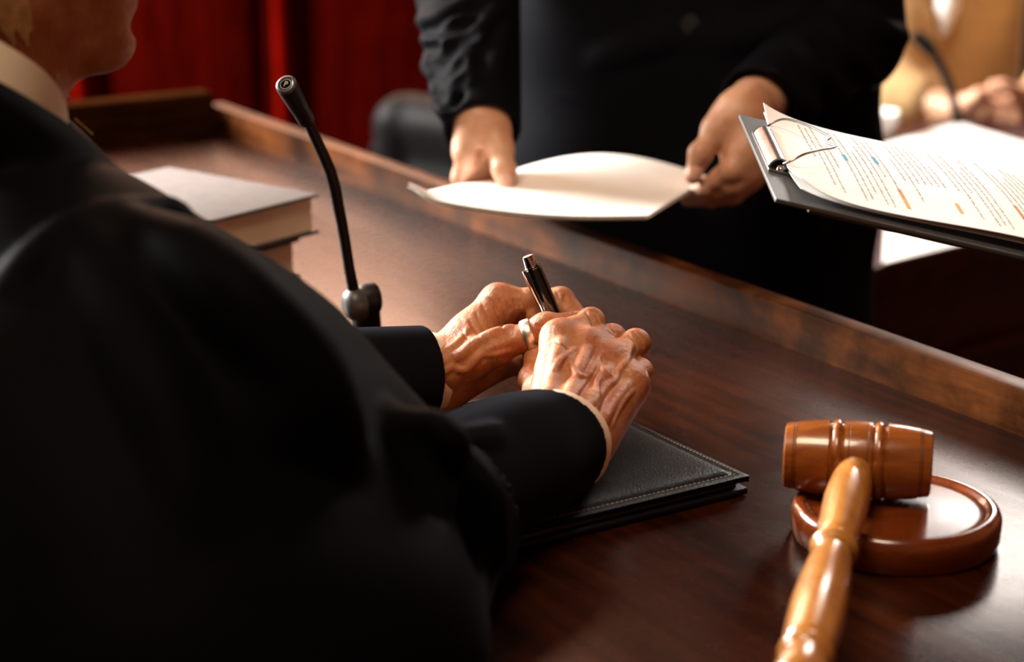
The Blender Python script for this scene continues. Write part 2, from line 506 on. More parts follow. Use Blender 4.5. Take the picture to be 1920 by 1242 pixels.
M['robe'] = cloth('black_robe', (0.0020, 0.0020, 0.0026), 900, 0.6, 0.0, spec=0.012)
M['wool'] = cloth('charcoal_wool', (0.006, 0.0063, 0.0082), 1300, 0.85, 0.03, spec=0.0)
M['suit'] = cloth('black_suit', (0.0042, 0.0043, 0.0060), 900, 0.7, 0.0, spec=0.015)
M['tan'] = cloth('tan_jacket', (0.56, 0.36, 0.17), 600, 0.9, 0.2, (1, 0.85, 0.6))
M['trousers'] = cloth('dark_trousers', (0.008, 0.008, 0.009), 900, 0.85, 0.1)
M['skin_old'] = skin('weathered_skin', (0.46, 0.170, 0.066), (0.38, 0.098, 0.036), (0.56, 0.265, 0.13), 1.0)
M['skin_young'] = skin('light_skin', (0.60, 0.32, 0.20), (0.54, 0.25, 0.15), (0.66, 0.39, 0.26), 0.2)
M['hair'] = plain('blond_hair', (0.72, 0.50, 0.26), 0.5, 0, 0.3, 120, 0.4)
M['hair_dark'] = plain('dark_hair', (0.03, 0.018, 0.012), 0.5, 0, 0.3, 120, 0.4)
M['eye'] = plain('eye_white', (0.75, 0.72, 0.68), 0.2, 0, 0.02, 30, 0)
M['nail'] = plain('finger_nail', (0.72, 0.42, 0.32), 0.3, 0, 0.05, 90, 0)
def leather(name, col, rough=0.38, scale=420, spec=0.4):
    m = NT(name)
    v = m.node('ShaderNodeTexVoronoi', feature='DISTANCE_TO_EDGE'); v.inputs['Scale'].default_value = scale
    m.ln(m.co, v.inputs['Vector'])
    n = m.noise(m.co, 40, 5, 0.6)
    m.color(m.ramp(n, [(0.3, tuple(c * 0.7 for c in col)), (0.7, tuple(c * 1.4 for c in col))]))
    m.set(Roughness=m.math('MULTIPLY_ADD', n, 0.25, rough - 0.12))
    m.set(Specular_IOR_Level=spec)
    b = m.bump(m.ramp(v.outputs['Distance'], [(0, (0, 0, 0)), (0.2, (1, 1, 1))]), 0.25, 0.0004)
    m.normal(m.bump(n, 0.25, 0.001, b)); return m.m
M['leather'] = leather('black_leather', (0.006, 0.006, 0.0075), 0.42, 420, 0.12)
M['chair_leather'] = leather('chair_leather', (0.004, 0.004, 0.0045), 0.5, 200, 0.04)

# ------------------------------------------------------------------ room
RX0, RX1, RY0, RY1, RZ = -3.2, 3.4, -2.4, 5.2, 3.9
m = MB(); m.aabox((RX0 - .2, RY0 - .2, -0.1), (RX1 + .2, RY1 + .2, 0)); structure(m.build('floor', M['floor']))
m = MB(); m.aabox((RX0 - .2, RY0 - .2, RZ), (RX1 + .2, RY1 + .2, RZ + .1)); structure(m.build('ceiling', M['plaster']))

def wall_with_openings(name, fixed, along, lo, hi, openings, mat):
    """fixed: axis index that the wall is normal to, spans (a0, a1) along the other axis"""
    m = MB(); a0, a1 = along
    def bx(p, q, z0, z1):
        if q - p < 1e-4 or z1 - z0 < 1e-4: return
        if fixed == 1: m.aabox((p, lo, z0), (q, hi, z1))
        else: m.aabox((lo, p, z0), (hi, q, z1))
    z0, z1 = openings[0][2], openings[0][3]
    bx(a0, a1, 0, z0); bx(a0, a1, z1, RZ)
    e = a0
    for (p, q, _, _) in openings: bx(e, p, z0, z1); e = q
    bx(e, a1, z0, z1)
    return structure(m.build(name, mat))
back_open = [(-1.95, -0.15, 1.45, 3.35), (1.15, 2.35, 1.45, 3.35)]
left_open = [(2.65, 5.05, 1.4, 3.3)]
wb = wall_with_openings('wall_back', 1, (RX0 - .2, RX1 + .2), RY1, RY1 + .2, back_open, M['plaster'])
wl = wall_with_openings('wall_left', 0, (RY0, RY1), RX0 - .2, RX0, left_open, M['plaster'])
m = MB(); m.aabox((RX1, RY0, 0), (RX1 + .2, RY1, RZ)); wr = structure(m.build('wall_right', M['plaster']))
m = MB(); m.aabox((RX0 - .2, RY0 - .2, 0), (RX1 + .2, RY0, RZ)); structure(m.build('wall_rear', M['plaster']))
# mahogany wainscot of the back wall: backing, stiles, rails, raised panels
PITCHX = 0.53
x_st = [-0.60 + PITCHX * k for k in range(-5, 8)]
m = MB(); m.aabox((RX0, RY1 - .03, 0), (RX1, RY1 - .001, 1.42)); m.build('wainscot_backing', M['wall_wood'], wb)
for x in x_st:
    m = MB(); m.aabox((x - .045, RY1 - .065, 0.12), (x + .045, RY1 - .029, 1.34)); m.build('stile', M['wall_wood'], wb, bevel=0.006)
    m = MB(); m.tube([(x, RY1 - .068, 0.12), (x, RY1 - .068, 1.34)], .020, 12); m.build('bead', M['lit_bead_wood'], wb, smooth=True)
for (z0, z1, p) in ((0, .12, .075), (.88, .98, .06), (1.34, 1.42, .09)):
    m = MB(); m.aabox((RX0, RY1 - p, z0), (RX1, RY1 - .029, z1)); m.build('wainscot_rail', M['wall_wood'], wb, bevel=0.006)
for a, b in zip(x_st[:-1], x_st[1:]):
    for (z0, z1) in ((.16, .84), (1.02, 1.30)):
        m = MB(); m.aabox((a + .08, RY1 - .052, z0), (b - .08, RY1 - .029, z1)); m.build('raised_panel', M['wall_wood'], wb, bevel=0.015)
def window(name, fixed, p, q, z0, z1, at):
    m = MB()
    def bx(a, b, c, d, t=.035):
        if fixed == 1: m.aabox((a, at - t, c), (b, at + t, d))
        else: m.aabox((at - t, a, c), (at + t, b, d))
    bx(p, p + .06, z0, z1); bx(q - .06, q, z0, z1); bx(p, q, z0, z0 + .06); bx(p, q, z1 - .06, z1)
    o = structure(m.build(name, M['brown_wood'], bevel=0.004))
    m = MB(); c = (p + q) / 2; bx(c - .025, c + .025, z0 + .05, z1 - .05, .03); m.build('mullion', M['brown_wood'], o)
    m = MB(); c = z0 + (z1 - z0) * .68; bx(p + .05, q - .05, c - .02, c + .02, .028); m.build('transom', M['brown_wood'], o)
    return o
window('window_1', 1, *back_open[0], RY1 + .13)
window('window_2', 1, *back_open[1], RY1 + .13)
window('window_3', 0, *left_open[0], RX0 - .13)
# dais the judge sits on
DAIS = 0.17
Nn = np.array([0.8438, 0.5366, 0]); Tt = np.array([0.5366, -0.8438, 0]); UP = np.array([0, 0, 1.0])
def NTP(n, t, h): return np.array([Nn[0] * n + Tt[0] * t, Nn[1] * n + Tt[1] * t, ZD + h])
m = MB(); m.box(NTP(-0.35, -0.6, 0) * [1, 1, 0] + [0, 0, DAIS / 2], (Nn, Tt, UP), (1.35, 1.75, DAIS / 2))
structure(m.build('trim_1', M['floor'], bevel=0.01), 'low wooden platform under the judge bench')

# ------------------------------------------------------------------ judge's bench
N0, N1 = 0.455, 1.0435        # near edge and the foot of the front rail
T0, T1 = -2.366, 0.95         # far left end, near right end
RH, RT = 0.0346, 0.022
desk = thing('judge_bench', 'dark mahogany judge bench with raised rail along its far edge', 'desk', NTP((N0 + N1) / 2, (T0 + T1) / 2, 0) * [1, 1, 0] + [0, 0, DAIS])
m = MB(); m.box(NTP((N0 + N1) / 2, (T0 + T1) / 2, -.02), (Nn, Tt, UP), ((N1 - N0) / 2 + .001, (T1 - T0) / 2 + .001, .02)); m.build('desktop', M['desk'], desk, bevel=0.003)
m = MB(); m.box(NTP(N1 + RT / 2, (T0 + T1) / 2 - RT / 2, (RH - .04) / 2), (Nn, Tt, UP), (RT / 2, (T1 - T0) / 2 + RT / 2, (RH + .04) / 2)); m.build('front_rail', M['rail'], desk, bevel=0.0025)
EH = 0.052
m = MB(); m.box(NTP((N0 + N1) / 2, T0 - .02, (EH - .04) / 2), (Nn, Tt, UP), ((N1 - N0) / 2, .02, (EH + .04) / 2)); m.build('end_rail', M['end_wood'], desk, bevel=0.0025)
hz = (ZD - DAIS - .04) / 2
m = MB(); m.box(NTP(N1 - .01, (T0 + T1) / 2, -.04 - ZD / 2 + .02), (Nn, Tt, UP), (.02, (T1 - T0) / 2, ZD / 2 - .02)); m.build('front_panel', M['red_wood'], desk, bevel=0.003)
for t in np.linspace(T0 + .3, T1 - .3, 6):
    m = MB(); m.box(NTP(N1 + .018, t, -.45), (Nn, Tt, UP), (.01, .2, .32)); m.build('raised_panel', M['red_wood'], desk, bevel=0.008)
for t in (T0 + .02, T1 - .02):
    m = MB(); m.box(NTP((N0 + N1) / 2, t, -.04 - hz), (Nn, Tt, UP), ((N1 - N0) / 2 - .05, .02, hz)); m.build('end_panel', M['red_wood'], desk, bevel=0.003)

# ------------------------------------------------------------------ gavel and sounding block
blk = thing('sounding_block', 'round glossy reddish wood sounding block under the gavel head', 'sounding block', D(.2430, 1.166, 0))
prof = [(0, .058), (0, .0625), (.0012, .0638), (.003, .0645), (.0045, .0648), (.006, .0655), (.016, .0658), (.019, .0655), (.022, .0640), (.0235, .0615), (.0238, .0590), (.0228, .0570), (.0212, .0560), (.0206, .0545), (.0204, .051), (.0203, .03), (.0203, .002)]
m = MB(); m.lathe(D(.2430, 1.166, 0), UP, prof, 96); m.build('turned_block', M['block'], blk, smooth=True)
gc = D(.2210, 1.187, .0203 + .0247)
gax = nrm([.98, -.19, 0.0])
gv = thing('gavel', 'turned wooden gavel with amber handle lying across the sounding block', 'gavel', gc - UP * .024)
half = [(.0465, .0168), (.0463, .0190), (.0455, .0202), (.043, .0207), (.0408, .0212), (.0404, .0206), (.0400, .0213), (.0392, .0215), (.0389, .0209), (.0385, .0217), (.034, .0224), (.028, .0231), (.0205, .0236), (.0186, .0237), (.0180, .0228), (.0170, .0224), (.0160, .0230), (.0150, .0241), (.0132, .0246), (.0114, .0241), (.0104, .0230), (.0097, .0225), (.0090, .0229), (.0085, .0237), (.0062, .0239), (.0058, .0235), (.0054, .0239), (.002, .0240)]
half = [(t, r * 1.03) for t, r in half]
prof = [(-t, r) for t, r in half] + [(t, r) for t, r in reversed(half)]
m = MB(); m.lathe(gc, gax, prof, 80); gh = m.build('gavel_head', M['gavel_head'], gv, smooth=True)
for t, r in ((-.0404, .0209), (-.0389, .0212), (.0404, .0209), (.0389, .0212), (-.0058, .02372), (.0058, .02372), (0.0003, .02392)):
    r *= 1.03; m = MB(); m.lathe(gc + gax * t, gax, [(-.00022, r - .001), (-.00022, r), (.00022, r), (.00022, r - .001)], 80); m.build('burnt_line', M['groove'], gh)
hd = nrm(D(.1475, .915, .030) - gc)
prof = [(.015, .0100), (.0225, .0108), (.032, .0121), (.045, .0130), (.058, .0133), (.075, .0128), (.090, .0119), (.104, .0110), (.1105, .0107), (.1125, .0098), (.1145, .0106), (.116, .0126), (.1185, .0135), (.121, .0128), (.1225, .0112), (.1245, .0104), (.128, .0110), (.140, .0123), (.160, .0138), (.185, .0146), (.205, .0142), (.222, .0133), (.2265, .0128), (.228, .0118), (.2295, .0133), (.232, .0142), (.2345, .0133), (.236, .012), (.24, .0125), (.25, .0135), (.26, .0128), (.266, .009), (.268, .003)]
prof = [(t * 1.145, r * 1.06) for t, r in prof]
m = MB(); m.lathe(gc, hd, prof, 56); gn = m.build('gavel_handle', M['gavel_handle'], gv, smooth=True)
for t, r in ((.1125 * 1.145, .0107), (.1245 * 1.145, .0113)):
    m = MB(); m.lathe(gc + hd * t, hd, [(-.0005, r - .001), (-.0005, r), (.0005, r), (.0005, r - .001)], 56); m.build('burnt_line', M['groove'], gn)

# ------------------------------------------------------------------ leather portfolio
R0 = np.array([.1588, 1.24]); e1 = np.array([-.5366, .8438]); e2 = np.array([-.8438, -.5366])
pf = thing('leather_portfolio', 'black leather portfolio with pale edge stitching under the clasped hands', 'portfolio', D(*(R0 + e1 * .117 + e2 * .15), 0))
L1, L2 = .235, .31
E1 = np.array([*e1, 0]); E2 = np.array([*e2, 0])
def pp(a, b, h): return D(*(R0 + e1 * a + e2 * b), h)
def slab(a0, a1, b0, b1, h0, h1, name, mat, bev):
    m = MB(); m.box((pp(a0, b0, h0) + pp(a1, b1, h1)) / 2, (E1, E2, UP), ((a1 - a0) / 2, (b1 - b0) / 2, (h1 - h0) / 2)); return m.build(name, mat, pf, bevel=bev, segs=3)
slab(0, L1, 0, L2, .0008, .0055, 'back_cover', M['leather'], .0018)
slab(.006, L1 - .006, .006, L2, .0055, .0105, 'paper_pad', M['book_edge'], .0005)
def cover(u, v):
    a, b = u * L1, v * L2
    ed = min(a, L1 - a, b, L2 - b)
    h = .0150 + .0028 * (1 - math.exp(-max(ed - .008, 0) / .006)) - .0012 * math.exp(-((ed - .0075) / .0018) ** 2) - .0009 * math.exp(-ed / .0012)
    return pp(a, b, h)
m = MB(); m.sheet(cover, 90, 110, .0045); fcv = m.build('front_cover', M['leather'], pf, smooth=True)
m = MB()
def dashes(pts):
    for p, q in pts:
        c = (p + q) / 2; m.box(c, (q - p, np.cross(UP, q - p), UP), (np.linalg.norm(q - p) / 2, .00026, .00028))
st = []
for i in range(62):
    a = .006 + i * .0037
    if a < L1 - .006: st.append((pp(a, .0042, .0149), pp(a + .0022, .0042, .0149)))
for i in range(80):
    b = .006 + i * .0037
    if b < L2 - .006: st.append((pp(.0072, b, .0141), pp(.0072, b + .0022, .0141)))
dashes(st); o = m.build('stitching', M['thread'], fcv); o['kind'] = 'stuff'

# ------------------------------------------------------------------ books
def book(name, label, far, right, near, h0, h1):
    far = np.array(far); right = np.array(right); near = np.array(near)
    a = nrm(np.append(near - right, 0)); La = np.linalg.norm(near - right)
    b = np.array([-a[1], a[0], 0]);
    if np.dot(b[:2], far - right) < 0: b = -b
    Lb = np.linalg.norm(far - right)
    t = thing(name, label, 'book', D(*((far + near) / 2), h0), 'books stacked on the judge bench')
    c2 = right + a[:2] * La / 2 + b[:2] * Lb / 2
    bt = .0035
    def bx(da0, da1, db0, db1, z0, z1, nm, mat, bev):
        p = right + a[:2] * (da0 + da1) / 2 + b[:2] * (db0 + db1) / 2
        m = MB(); m.box(D(*p, (z0 + z1) / 2), (a, b, UP), ((da1 - da0) / 2, (db1 - db0) / 2, (z1 - z0) / 2)); return m.build(nm, mat, t, bevel=bev)
    cv = bx(0, La, 0, Lb, h1 - bt, h1, 'top_cover', M['book_cloth'], .0008)
    bx(0, La, 0, Lb, h0, h0 + bt, 'bottom_cover', M['book_edge'], .0008)
    bx(La - bt, La, 0, Lb, h0 + bt, h1 - bt, 'spine', M['book_edge'], .0005)
    bx(.005, La - bt, .005, Lb - .005, h0 + bt, h1 - bt, 'page_block', M['pages'], 0)
    return t
book('hardback_book', 'thick hardback with grey cover on top of the stack of two', (-.3294, 1.9646), (-.1826, 1.822), (-.2876, 1.6856), .0405, .079)
book('hardback_book', 'lower hardback of the stack, mostly hidden under the grey book', (-.342, 1.945), (-.200, 1.806), (-.303, 1.672), .001, .040)

# ------------------------------------------------------------------ gooseneck microphone on the bench
ms = 1.62
mb = T(690, 652, 0)
mic = thing('gooseneck_microphone', 'black gooseneck microphone standing on the bench beside the books', 'microphone', mb)
m = MB(); m.lathe(mb, UP, [(0, .034), (.004, .034), (.008, .031), (.0095, .02), (.010, .008)], 40); m.build('base', M['black_plastic'], mic, smooth=True)
def sm(px, py, ds=0): return Q(px, py, ms + ds)
col_top = sm(684, 560); 
m = MB(); m.tube([mb + UP * .006, (mb + col_top) / 2 , col_top], [.0125, .0122, .0118], 24); m.build('column', M['black_plastic'], mic, smooth=True)
m = MB(); ca = nrm(sm(640, 573, -.012) - sm(716, 560, 0)); m.lathe(sm(690, 561), ca, [(-.008, .006), (-.008, .0115), (-.006, .0135), (.002, .0138), (.006, .012), (.008, .008)], 32); hg = m.build('hinge', M['black_plastic'], mic, smooth=True)
m = MB(); m.lathe(sm(676, 569, -.004), ca, [(-.002, .0130), (.004, .0140), (.009, .0132), (.0125, .0105), (.0145, .006), (.0150, .001)], 32); m.build('hinge_knob', M['grey_plastic'], hg, smooth=True)
neck = [(672, 570), (663, 545), (655, 505), (648, 460), (641, 420), (634, 385), (628, 352), (619, 320), (606, 290), (592, 260), (577, 228)]
rr = [.0052, .0047, .0044, .0044, .0045, .0047, .0050, .0048, .0046, .0043, .0042]
m = MB(); m.tube([sm(p[0], p[1], -.088 * i / 10) for i, p in enumerate(neck)], rr, 20); m.build('gooseneck', M['black_plastic'], mic, smooth=True)
h0 = sm(572, 221, -.092); h1 = sm(537, 160, -.125); hx = nrm(h1 - h0); hl = np.linalg.norm(h1 - h0)
m = MB(); m.lathe(h0 - hx * .004, hx, [(0, .0045), (.0003, .0064), (.002, .0066), (.012, .0067), (hl * .6, .0075), (hl, .0082), (hl + .003, .0082)], 32); cps = m.build('capsule', M['black_plastic'], mic, smooth=True)
m = MB(); m.lathe(h1, hx, [(-.0012, .0080), (0, .0082), (.0012, .0079), (.0020, .0070), (.0022, .0060), (.0018, .0054), (.0012, .0053)], 40); m.build('tip_rim', M['grey_plastic'], cps, smooth=True)
m = MB(); m.lathe(h1, hx, [(.0002, .0056), (.0013, .0055), (.0013, .001)], 32); m.build('emblem_disc', M['matte_black'], cps)
# round emblem with a letter on the tip
def letter(ch, size, mat, parent, origin, right, up, name, depth=.0002):
    cu = bpy.data.curves.new('lettering', 'FONT'); cu.body = ch; cu.size = size; cu.align_x = 'CENTER'; cu.align_y = 'CENTER'; cu.extrude = depth
    tmp = bpy.data.objects.new('lettering', cu); COL.objects.link(tmp)
    dg = bpy.context.evaluated_depsgraph_get(); me = bpy.data.meshes.new_from_object(tmp.evaluated_get(dg))
    bpy.data.objects.remove(tmp)
    right = nrm(right); nn = nrm(np.cross(right, up)); up = np.cross(nn, right)
    R = Matrix(((right[0], up[0], nn[0], origin[0]), (right[1], up[1], nn[1], origin[1]), (right[2], up[2], nn[2], origin[2]), (0, 0, 0, 1)))
    me.transform(R)
    return link(name, me, mat, parent, False)
rt = nrm(np.cross(hx, UP)); rt = rt if rt[0] > 0 else -rt
upv = nrm(np.cross(rt, hx)); upv = upv if upv[2] > 0 else -upv
letter('P', .0062, M['emblem'], cps, h1 + hx * .0015, rt, upv, 'letter_emblem')
m = MB(); rg = [h1 + hx * .0016 + (rt * math.cos(a) + upv * math.sin(a)) * .0043 for a in np.linspace(0, 2 * math.pi, 33)]
m.tube(rg, .0003, 8, False); m.build('emblem_ring', M['emblem'], cps, smooth=True)

# ------------------------------------------------------------------ clipboard with highlighted page
Bc = Q(1455, 372, 1.28); Ac = Q(1385, 212, 1.50)
ay = nrm(Ac - Bc); ax = Q(1920, 478, 1.325) - Bc; ax = nrm(ax - ay * np.dot(ax, ay)); an = np.cross(ax, ay)
LW, LL = .226, .325
cb = thing('clipboard', 'dark clipboard with steel clip held out above the bench rail', 'clipboard', Bc)
def cp(a, b, h): return Bc + ay * a + ax * b + an * h
m = MB(); m.box(cp(LW / 2, LL / 2, -.0015), (ay, ax, an), (LW / 2, LL / 2, .0015)); m.build('board', M['grey_plastic'], cb, bevel=.0008)
m = MB(); m.box(cp(LW / 2 + .002, LL / 2 + .012, -.0050), (ay, ax, an), (LW / 2 - .004, LL / 2 - .012, .0012)); m.build('back_flap', M['book_edge'], cb, bevel=.0006)
def sheet_h(a, b):
    # height of the top page over the board: bowed, corners lifting next to the clip
    aw = (a - .008) / .210
    h = .0040 + .0035 * math.sin(math.pi * min(max(aw, 0), 1)) + .006 * math.exp(-((b - .17) / .08) ** 2) * (1 - .3 * aw)
    h += .011 * math.exp(-max(b - .012, 0) / .024) * max(0, (aw - .62) / .38) ** 1.6
    h += .011 * math.exp(-max(b - .014, 0) / .018) * max(0, (.30 - aw) / .30) ** 1.5
    return h
def page(u, v): 
    a = .008 + .210 * u; b = .014 + .300 * v
    return cp(a, b, sheet_h(a, b))
page_t = thing('printed_page', 'printed page with orange and teal highlighting clipped to the clipboard', 'paper', cp(LW / 2, LL / 2, 0))
m = MB(); m.sheet(lambda u, v: page(u, 1 - v), 40, 60, .0003); psh = m.build('sheet', M['paper'], page_t, smooth=True)
m = MB(); m.sheet(lambda u, v: cp(.010 + .208 * u, .016 + .298 * (1 - v), sheet_h(.010 + .208 * u, .016 + .298 * (1 - v)) * .55 + .0002), 24, 40, .0003)
tag(m.build('paper_sheet', M['paper'], smooth=True), 'plain white sheet lying beneath the printed page on the clipboard', 'paper')
# printed words: rows of tiny characters, each row running across the page
def quad_on(mb_, a0, a1, b0, b1, lift):
    ps = [cp(a, b, sheet_h(a, b) + lift) for a, b in ((a0, b0), (a1, b0), (a1, b1), (a0, b1))]
    mb_.add(ps, [(0, 1, 2, 3)])
ink = MB()
rr_ = random.Random(3)
rows = [.040 + .0047 * k for k in range(56)]
blank = {4, 12, 20, 27, 28, 36, 44}
for i, b in enumerate(rows):
    if i in blank: continue
    a1 = rr_.choice([.204, .204, .200, .196, .170, .150]); a0 = rr_.choice([.022, .022, .025, .030, .045, .090])
    if i == 0: a1, a0 = .20, .11
    a = a1
    while a > a0:
        wl_ = rr_.randint(2, 9)
        for c in range(wl_):
            if a < a0: break
            hgt = rr_.choice([.0010, .0010, .0015])
            quad_on(ink, a - .00110, a, b - .0007, b - .0007 + hgt, .00022); a -= .0016
        a -= .0018
for (i, p, q) in ((11, .024, .066), (19, .034, .056), (29, .028, .082), (41, .022, .070)):
    om = MB(); n_ = 10
    for j in range(n_): quad_on(om, p + (q - p) * j / n_, p + (q - p) * (j + 1) / n_, rows[i] - .0012, rows[i] + .0016, .00012)
    om.build('orange_highlight', M['orange_mark'], psh)
for (i, p, q) in ((5, .118, .134), (10, .126, .146)):
    tm = MB()
    for j in range(4): quad_on(tm, p + (q - p) * j / 4, p + (q - p) * (j + 1) / 4, rows[i] - .0012, rows[i] + .0016, .00026)
    tm.build('teal_highlight', M['teal_mark'], psh)
o = ink.build('printed_text', M['print'], psh); o['kind'] = 'stuff'
# clip: base plate, jaw, wire loop lever
m = MB(); m.box(cp(.118, .013, .0010), (ay, ax, an), (.050, .010, .0010)); cpl = m.build('clip_plate', M['steel'], cb, bevel=.0005)
def jaw(u, v):
    a = .074 + .088 * u; t = v * 2.6
    return cp(a, .0045 + .0105 * v, .0020 + .0062 * math.sin(min(t, math.pi)) ** .6)
m = MB(); m.sheet(jaw, 12, 16, .0012); m.build('clip_jaw', M['steel'], cb, smooth=True)
wire = [(.168, .012, .007), (.171, .016, .011), (.168, .024, .0165), (.152, .037, .019), (.136, .047, .0195), (.128, .050, .0195), (.121, .047, .0185), (.116, .046, .018), (.111, .047, .0185), (.104, .050, .0195), (.096, .047, .0195), (.084, .037, .019), (.070, .024, .0165), (.066, .016, .011), (.069, .012, .007)]
smooth_pts = spline
m = MB(); m.tube([cp(*p) for p in smooth_pts(wire)], .0009, 10); m.build('wire_lever', M['steel'], cb, smooth=True)
for a in (.070, .166):
    m = MB(); m.lathe(cp(a, .012, .0020), an, [(0, .0035), (.002, .0035), (.0032, .0025), (.0036, .0008)], 20); m.build('rivet', M['chrome'], cpl, smooth=True)

# ------------------------------------------------------------------ papers handed across by the standing person
c00 = Q(765, 366, 1.760); c10 = Q(1215, 404, 1.735); c11 = Q(1330, 332, 2.00); c01 = Q(930, 330, 2.03)
def handed(dz=0.0, sh=0.0):
    def fn(u, v):
        p = c00 * (1 - u) * (1 - v) + c10 * u * (1 - v) + c11 * u * v + c01 * (1 - u) * v
        h = .023 * math.sin(math.pi * min(1, max(0, u))) * (.12 + .9 * v) - .010 * math.sin(math.pi * u) * (1 - v) ** 2
        h += .011 * math.exp(-(u / .07) ** 2 - (v / .10) ** 2)
        h += .006 * math.exp(-((1 - u) / .10) ** 2) * v * 0
        p = p + UP * (h + dz) + np.array([sh, -sh * .6, 0]) * (1 - v)
        return p
    return fn
for k, (dz, sh, lab) in enumerate(((0, 0, 'topmost of the white sheets the standing person hands over'), (-.0018, .0012, 'middle one of the handed-over white sheets, only its edge showing'), (-.0036, -.001, 'lowest of the white sheets held out by the standing person'))):
    m = MB(); m.sheet(handed(dz, sh), 40, 40, .0004)
    tag(m.build('paper_sheet', M['paper'], smooth=True), lab, 'paper', 'sheets handed over')
# ------------------------------------------------------------------ hands
def build_hand(J, h, forearm, back, ks=1.0, extra=None):
    """J: dict of joint chains; every joint is a (point, radius); back: direction out of the back of the hand"""
    pts = [p for ch in J.values() for p, r in ch] + [p for p, r in forearm]
    P = np.array(pts); lo = P.min(0) - .032; hi = P.max(0) + .032
    S = SDF(lo, hi, h)
    for (a, ra), (b, rb) in zip(forearm[:-1], forearm[1:]):
        S.cone(a, b, ra, rb, .012)
    W, rw = forearm[-1]
    mcp = [J[f][0] for f in ('index', 'middle', 'ring', 'pinky') if f in J]
    nb = nrm(back); across = nrm(mcp[-1][0] - mcp[0][0])
    for i, (p, r) in enumerate(mcp):
        off = across * (i - 1.5) * .0095
        S.cone(W + off, p, rw * .62, r * 1.05, .012)
        S.cone(W + off - nb * .009, p - nb * .006, rw * .5, r * .95, .012)
    for i in range(len(mcp) - 1):
        a, b = mcp[i][0], mcp[i + 1][0]
        S.cone((W + a) / 2, (W + b) / 2, .010, .010, .012)
    th = J['thumb']
    S.cone(W + (th[0][0] - W) * .3, th[0][0], rw * .7, th[0][1], .012)
    S.cone(th[0][0], th[1][0], th[0][1], th[1][1], .010)
    S.cone((th[0][0] * .5 + th[1][0] * .5), mcp[0][0] * .6 + W * .4, .010, .009, .014)     # web of the thumb
    for i in range(1, len(th) - 1):
        S.cone(th[i][0], th[i + 1][0], th[i][1], th[i + 1][1], .004)
        S.ell(th[i][0], np.eye(3), (th[i][1] * 1.07,) * 3, .006)
    for f in ('index', 'middle', 'ring', 'pinky'):
        ch = J[f]
        S.ell(ch[0][0] + nb * .0008, np.eye(3), (ch[0][1] * 1.03,) * 3, .010)
        for i in range(len(ch) - 1):
            a, ra = ch[i]; b, rb = ch[i + 1]
            mid = (a + b) / 2
            S.cone(a, mid, ra, (ra + rb) / 2 * 1.02, .003 if i else .010); S.cone(mid, b, (ra + rb) / 2 * 1.02, rb, .003)
            if i: S.ell(a, np.eye(3), (ra * 1.01,) * 3, .005)
    S.freeze()
    if extra: extra(S)
    return S
def jq(*rows):
    return [(Q(px, py, s), r / 1000.0) for (px, py, s, r) in rows]

# judge's near (right) hand, closed over the far thumb
RHJ = dict(
    thumb=jq((1030, 765, 1.350, 11), (1000, 712, 1.398, 9.0), (1008, 664, 1.418, 8.8), (1035, 640, 1.422, 7.5)),
    index=jq((1048, 634, 1.377, 9.2), (1108, 603, 1.402, 8.8), (1104, 640, 1.425, 7.4), (1078, 655, 1.415, 6.5)),
    middle=jq((1100, 650, 1.374, 9.4), (1148, 634, 1.408, 8.9), (1142, 672, 1.425, 7.4), (1112, 682, 1.405, 6.5)),
    ring=jq((1144, 680, 1.369, 9.2), (1192, 644, 1.395, 9.2), (1188, 685, 1.412, 7.4), (1152, 698, 1.392, 6.3)),
    pinky=jq((1178, 718, 1.360, 8.8), (1200, 696, 1.385, 7.9), (1196, 728, 1.392, 6.4), (1168, 738, 1.378, 5.6)))
r_el = Q(560, 985, 1.10); r_wr = Q(1066, 797, 1.312)
RFA = [(r_wr + (r_el - r_wr) * .45, .0265), (r_wr + (r_el - r_wr) * .12, .0255), (r_wr, .0245)]
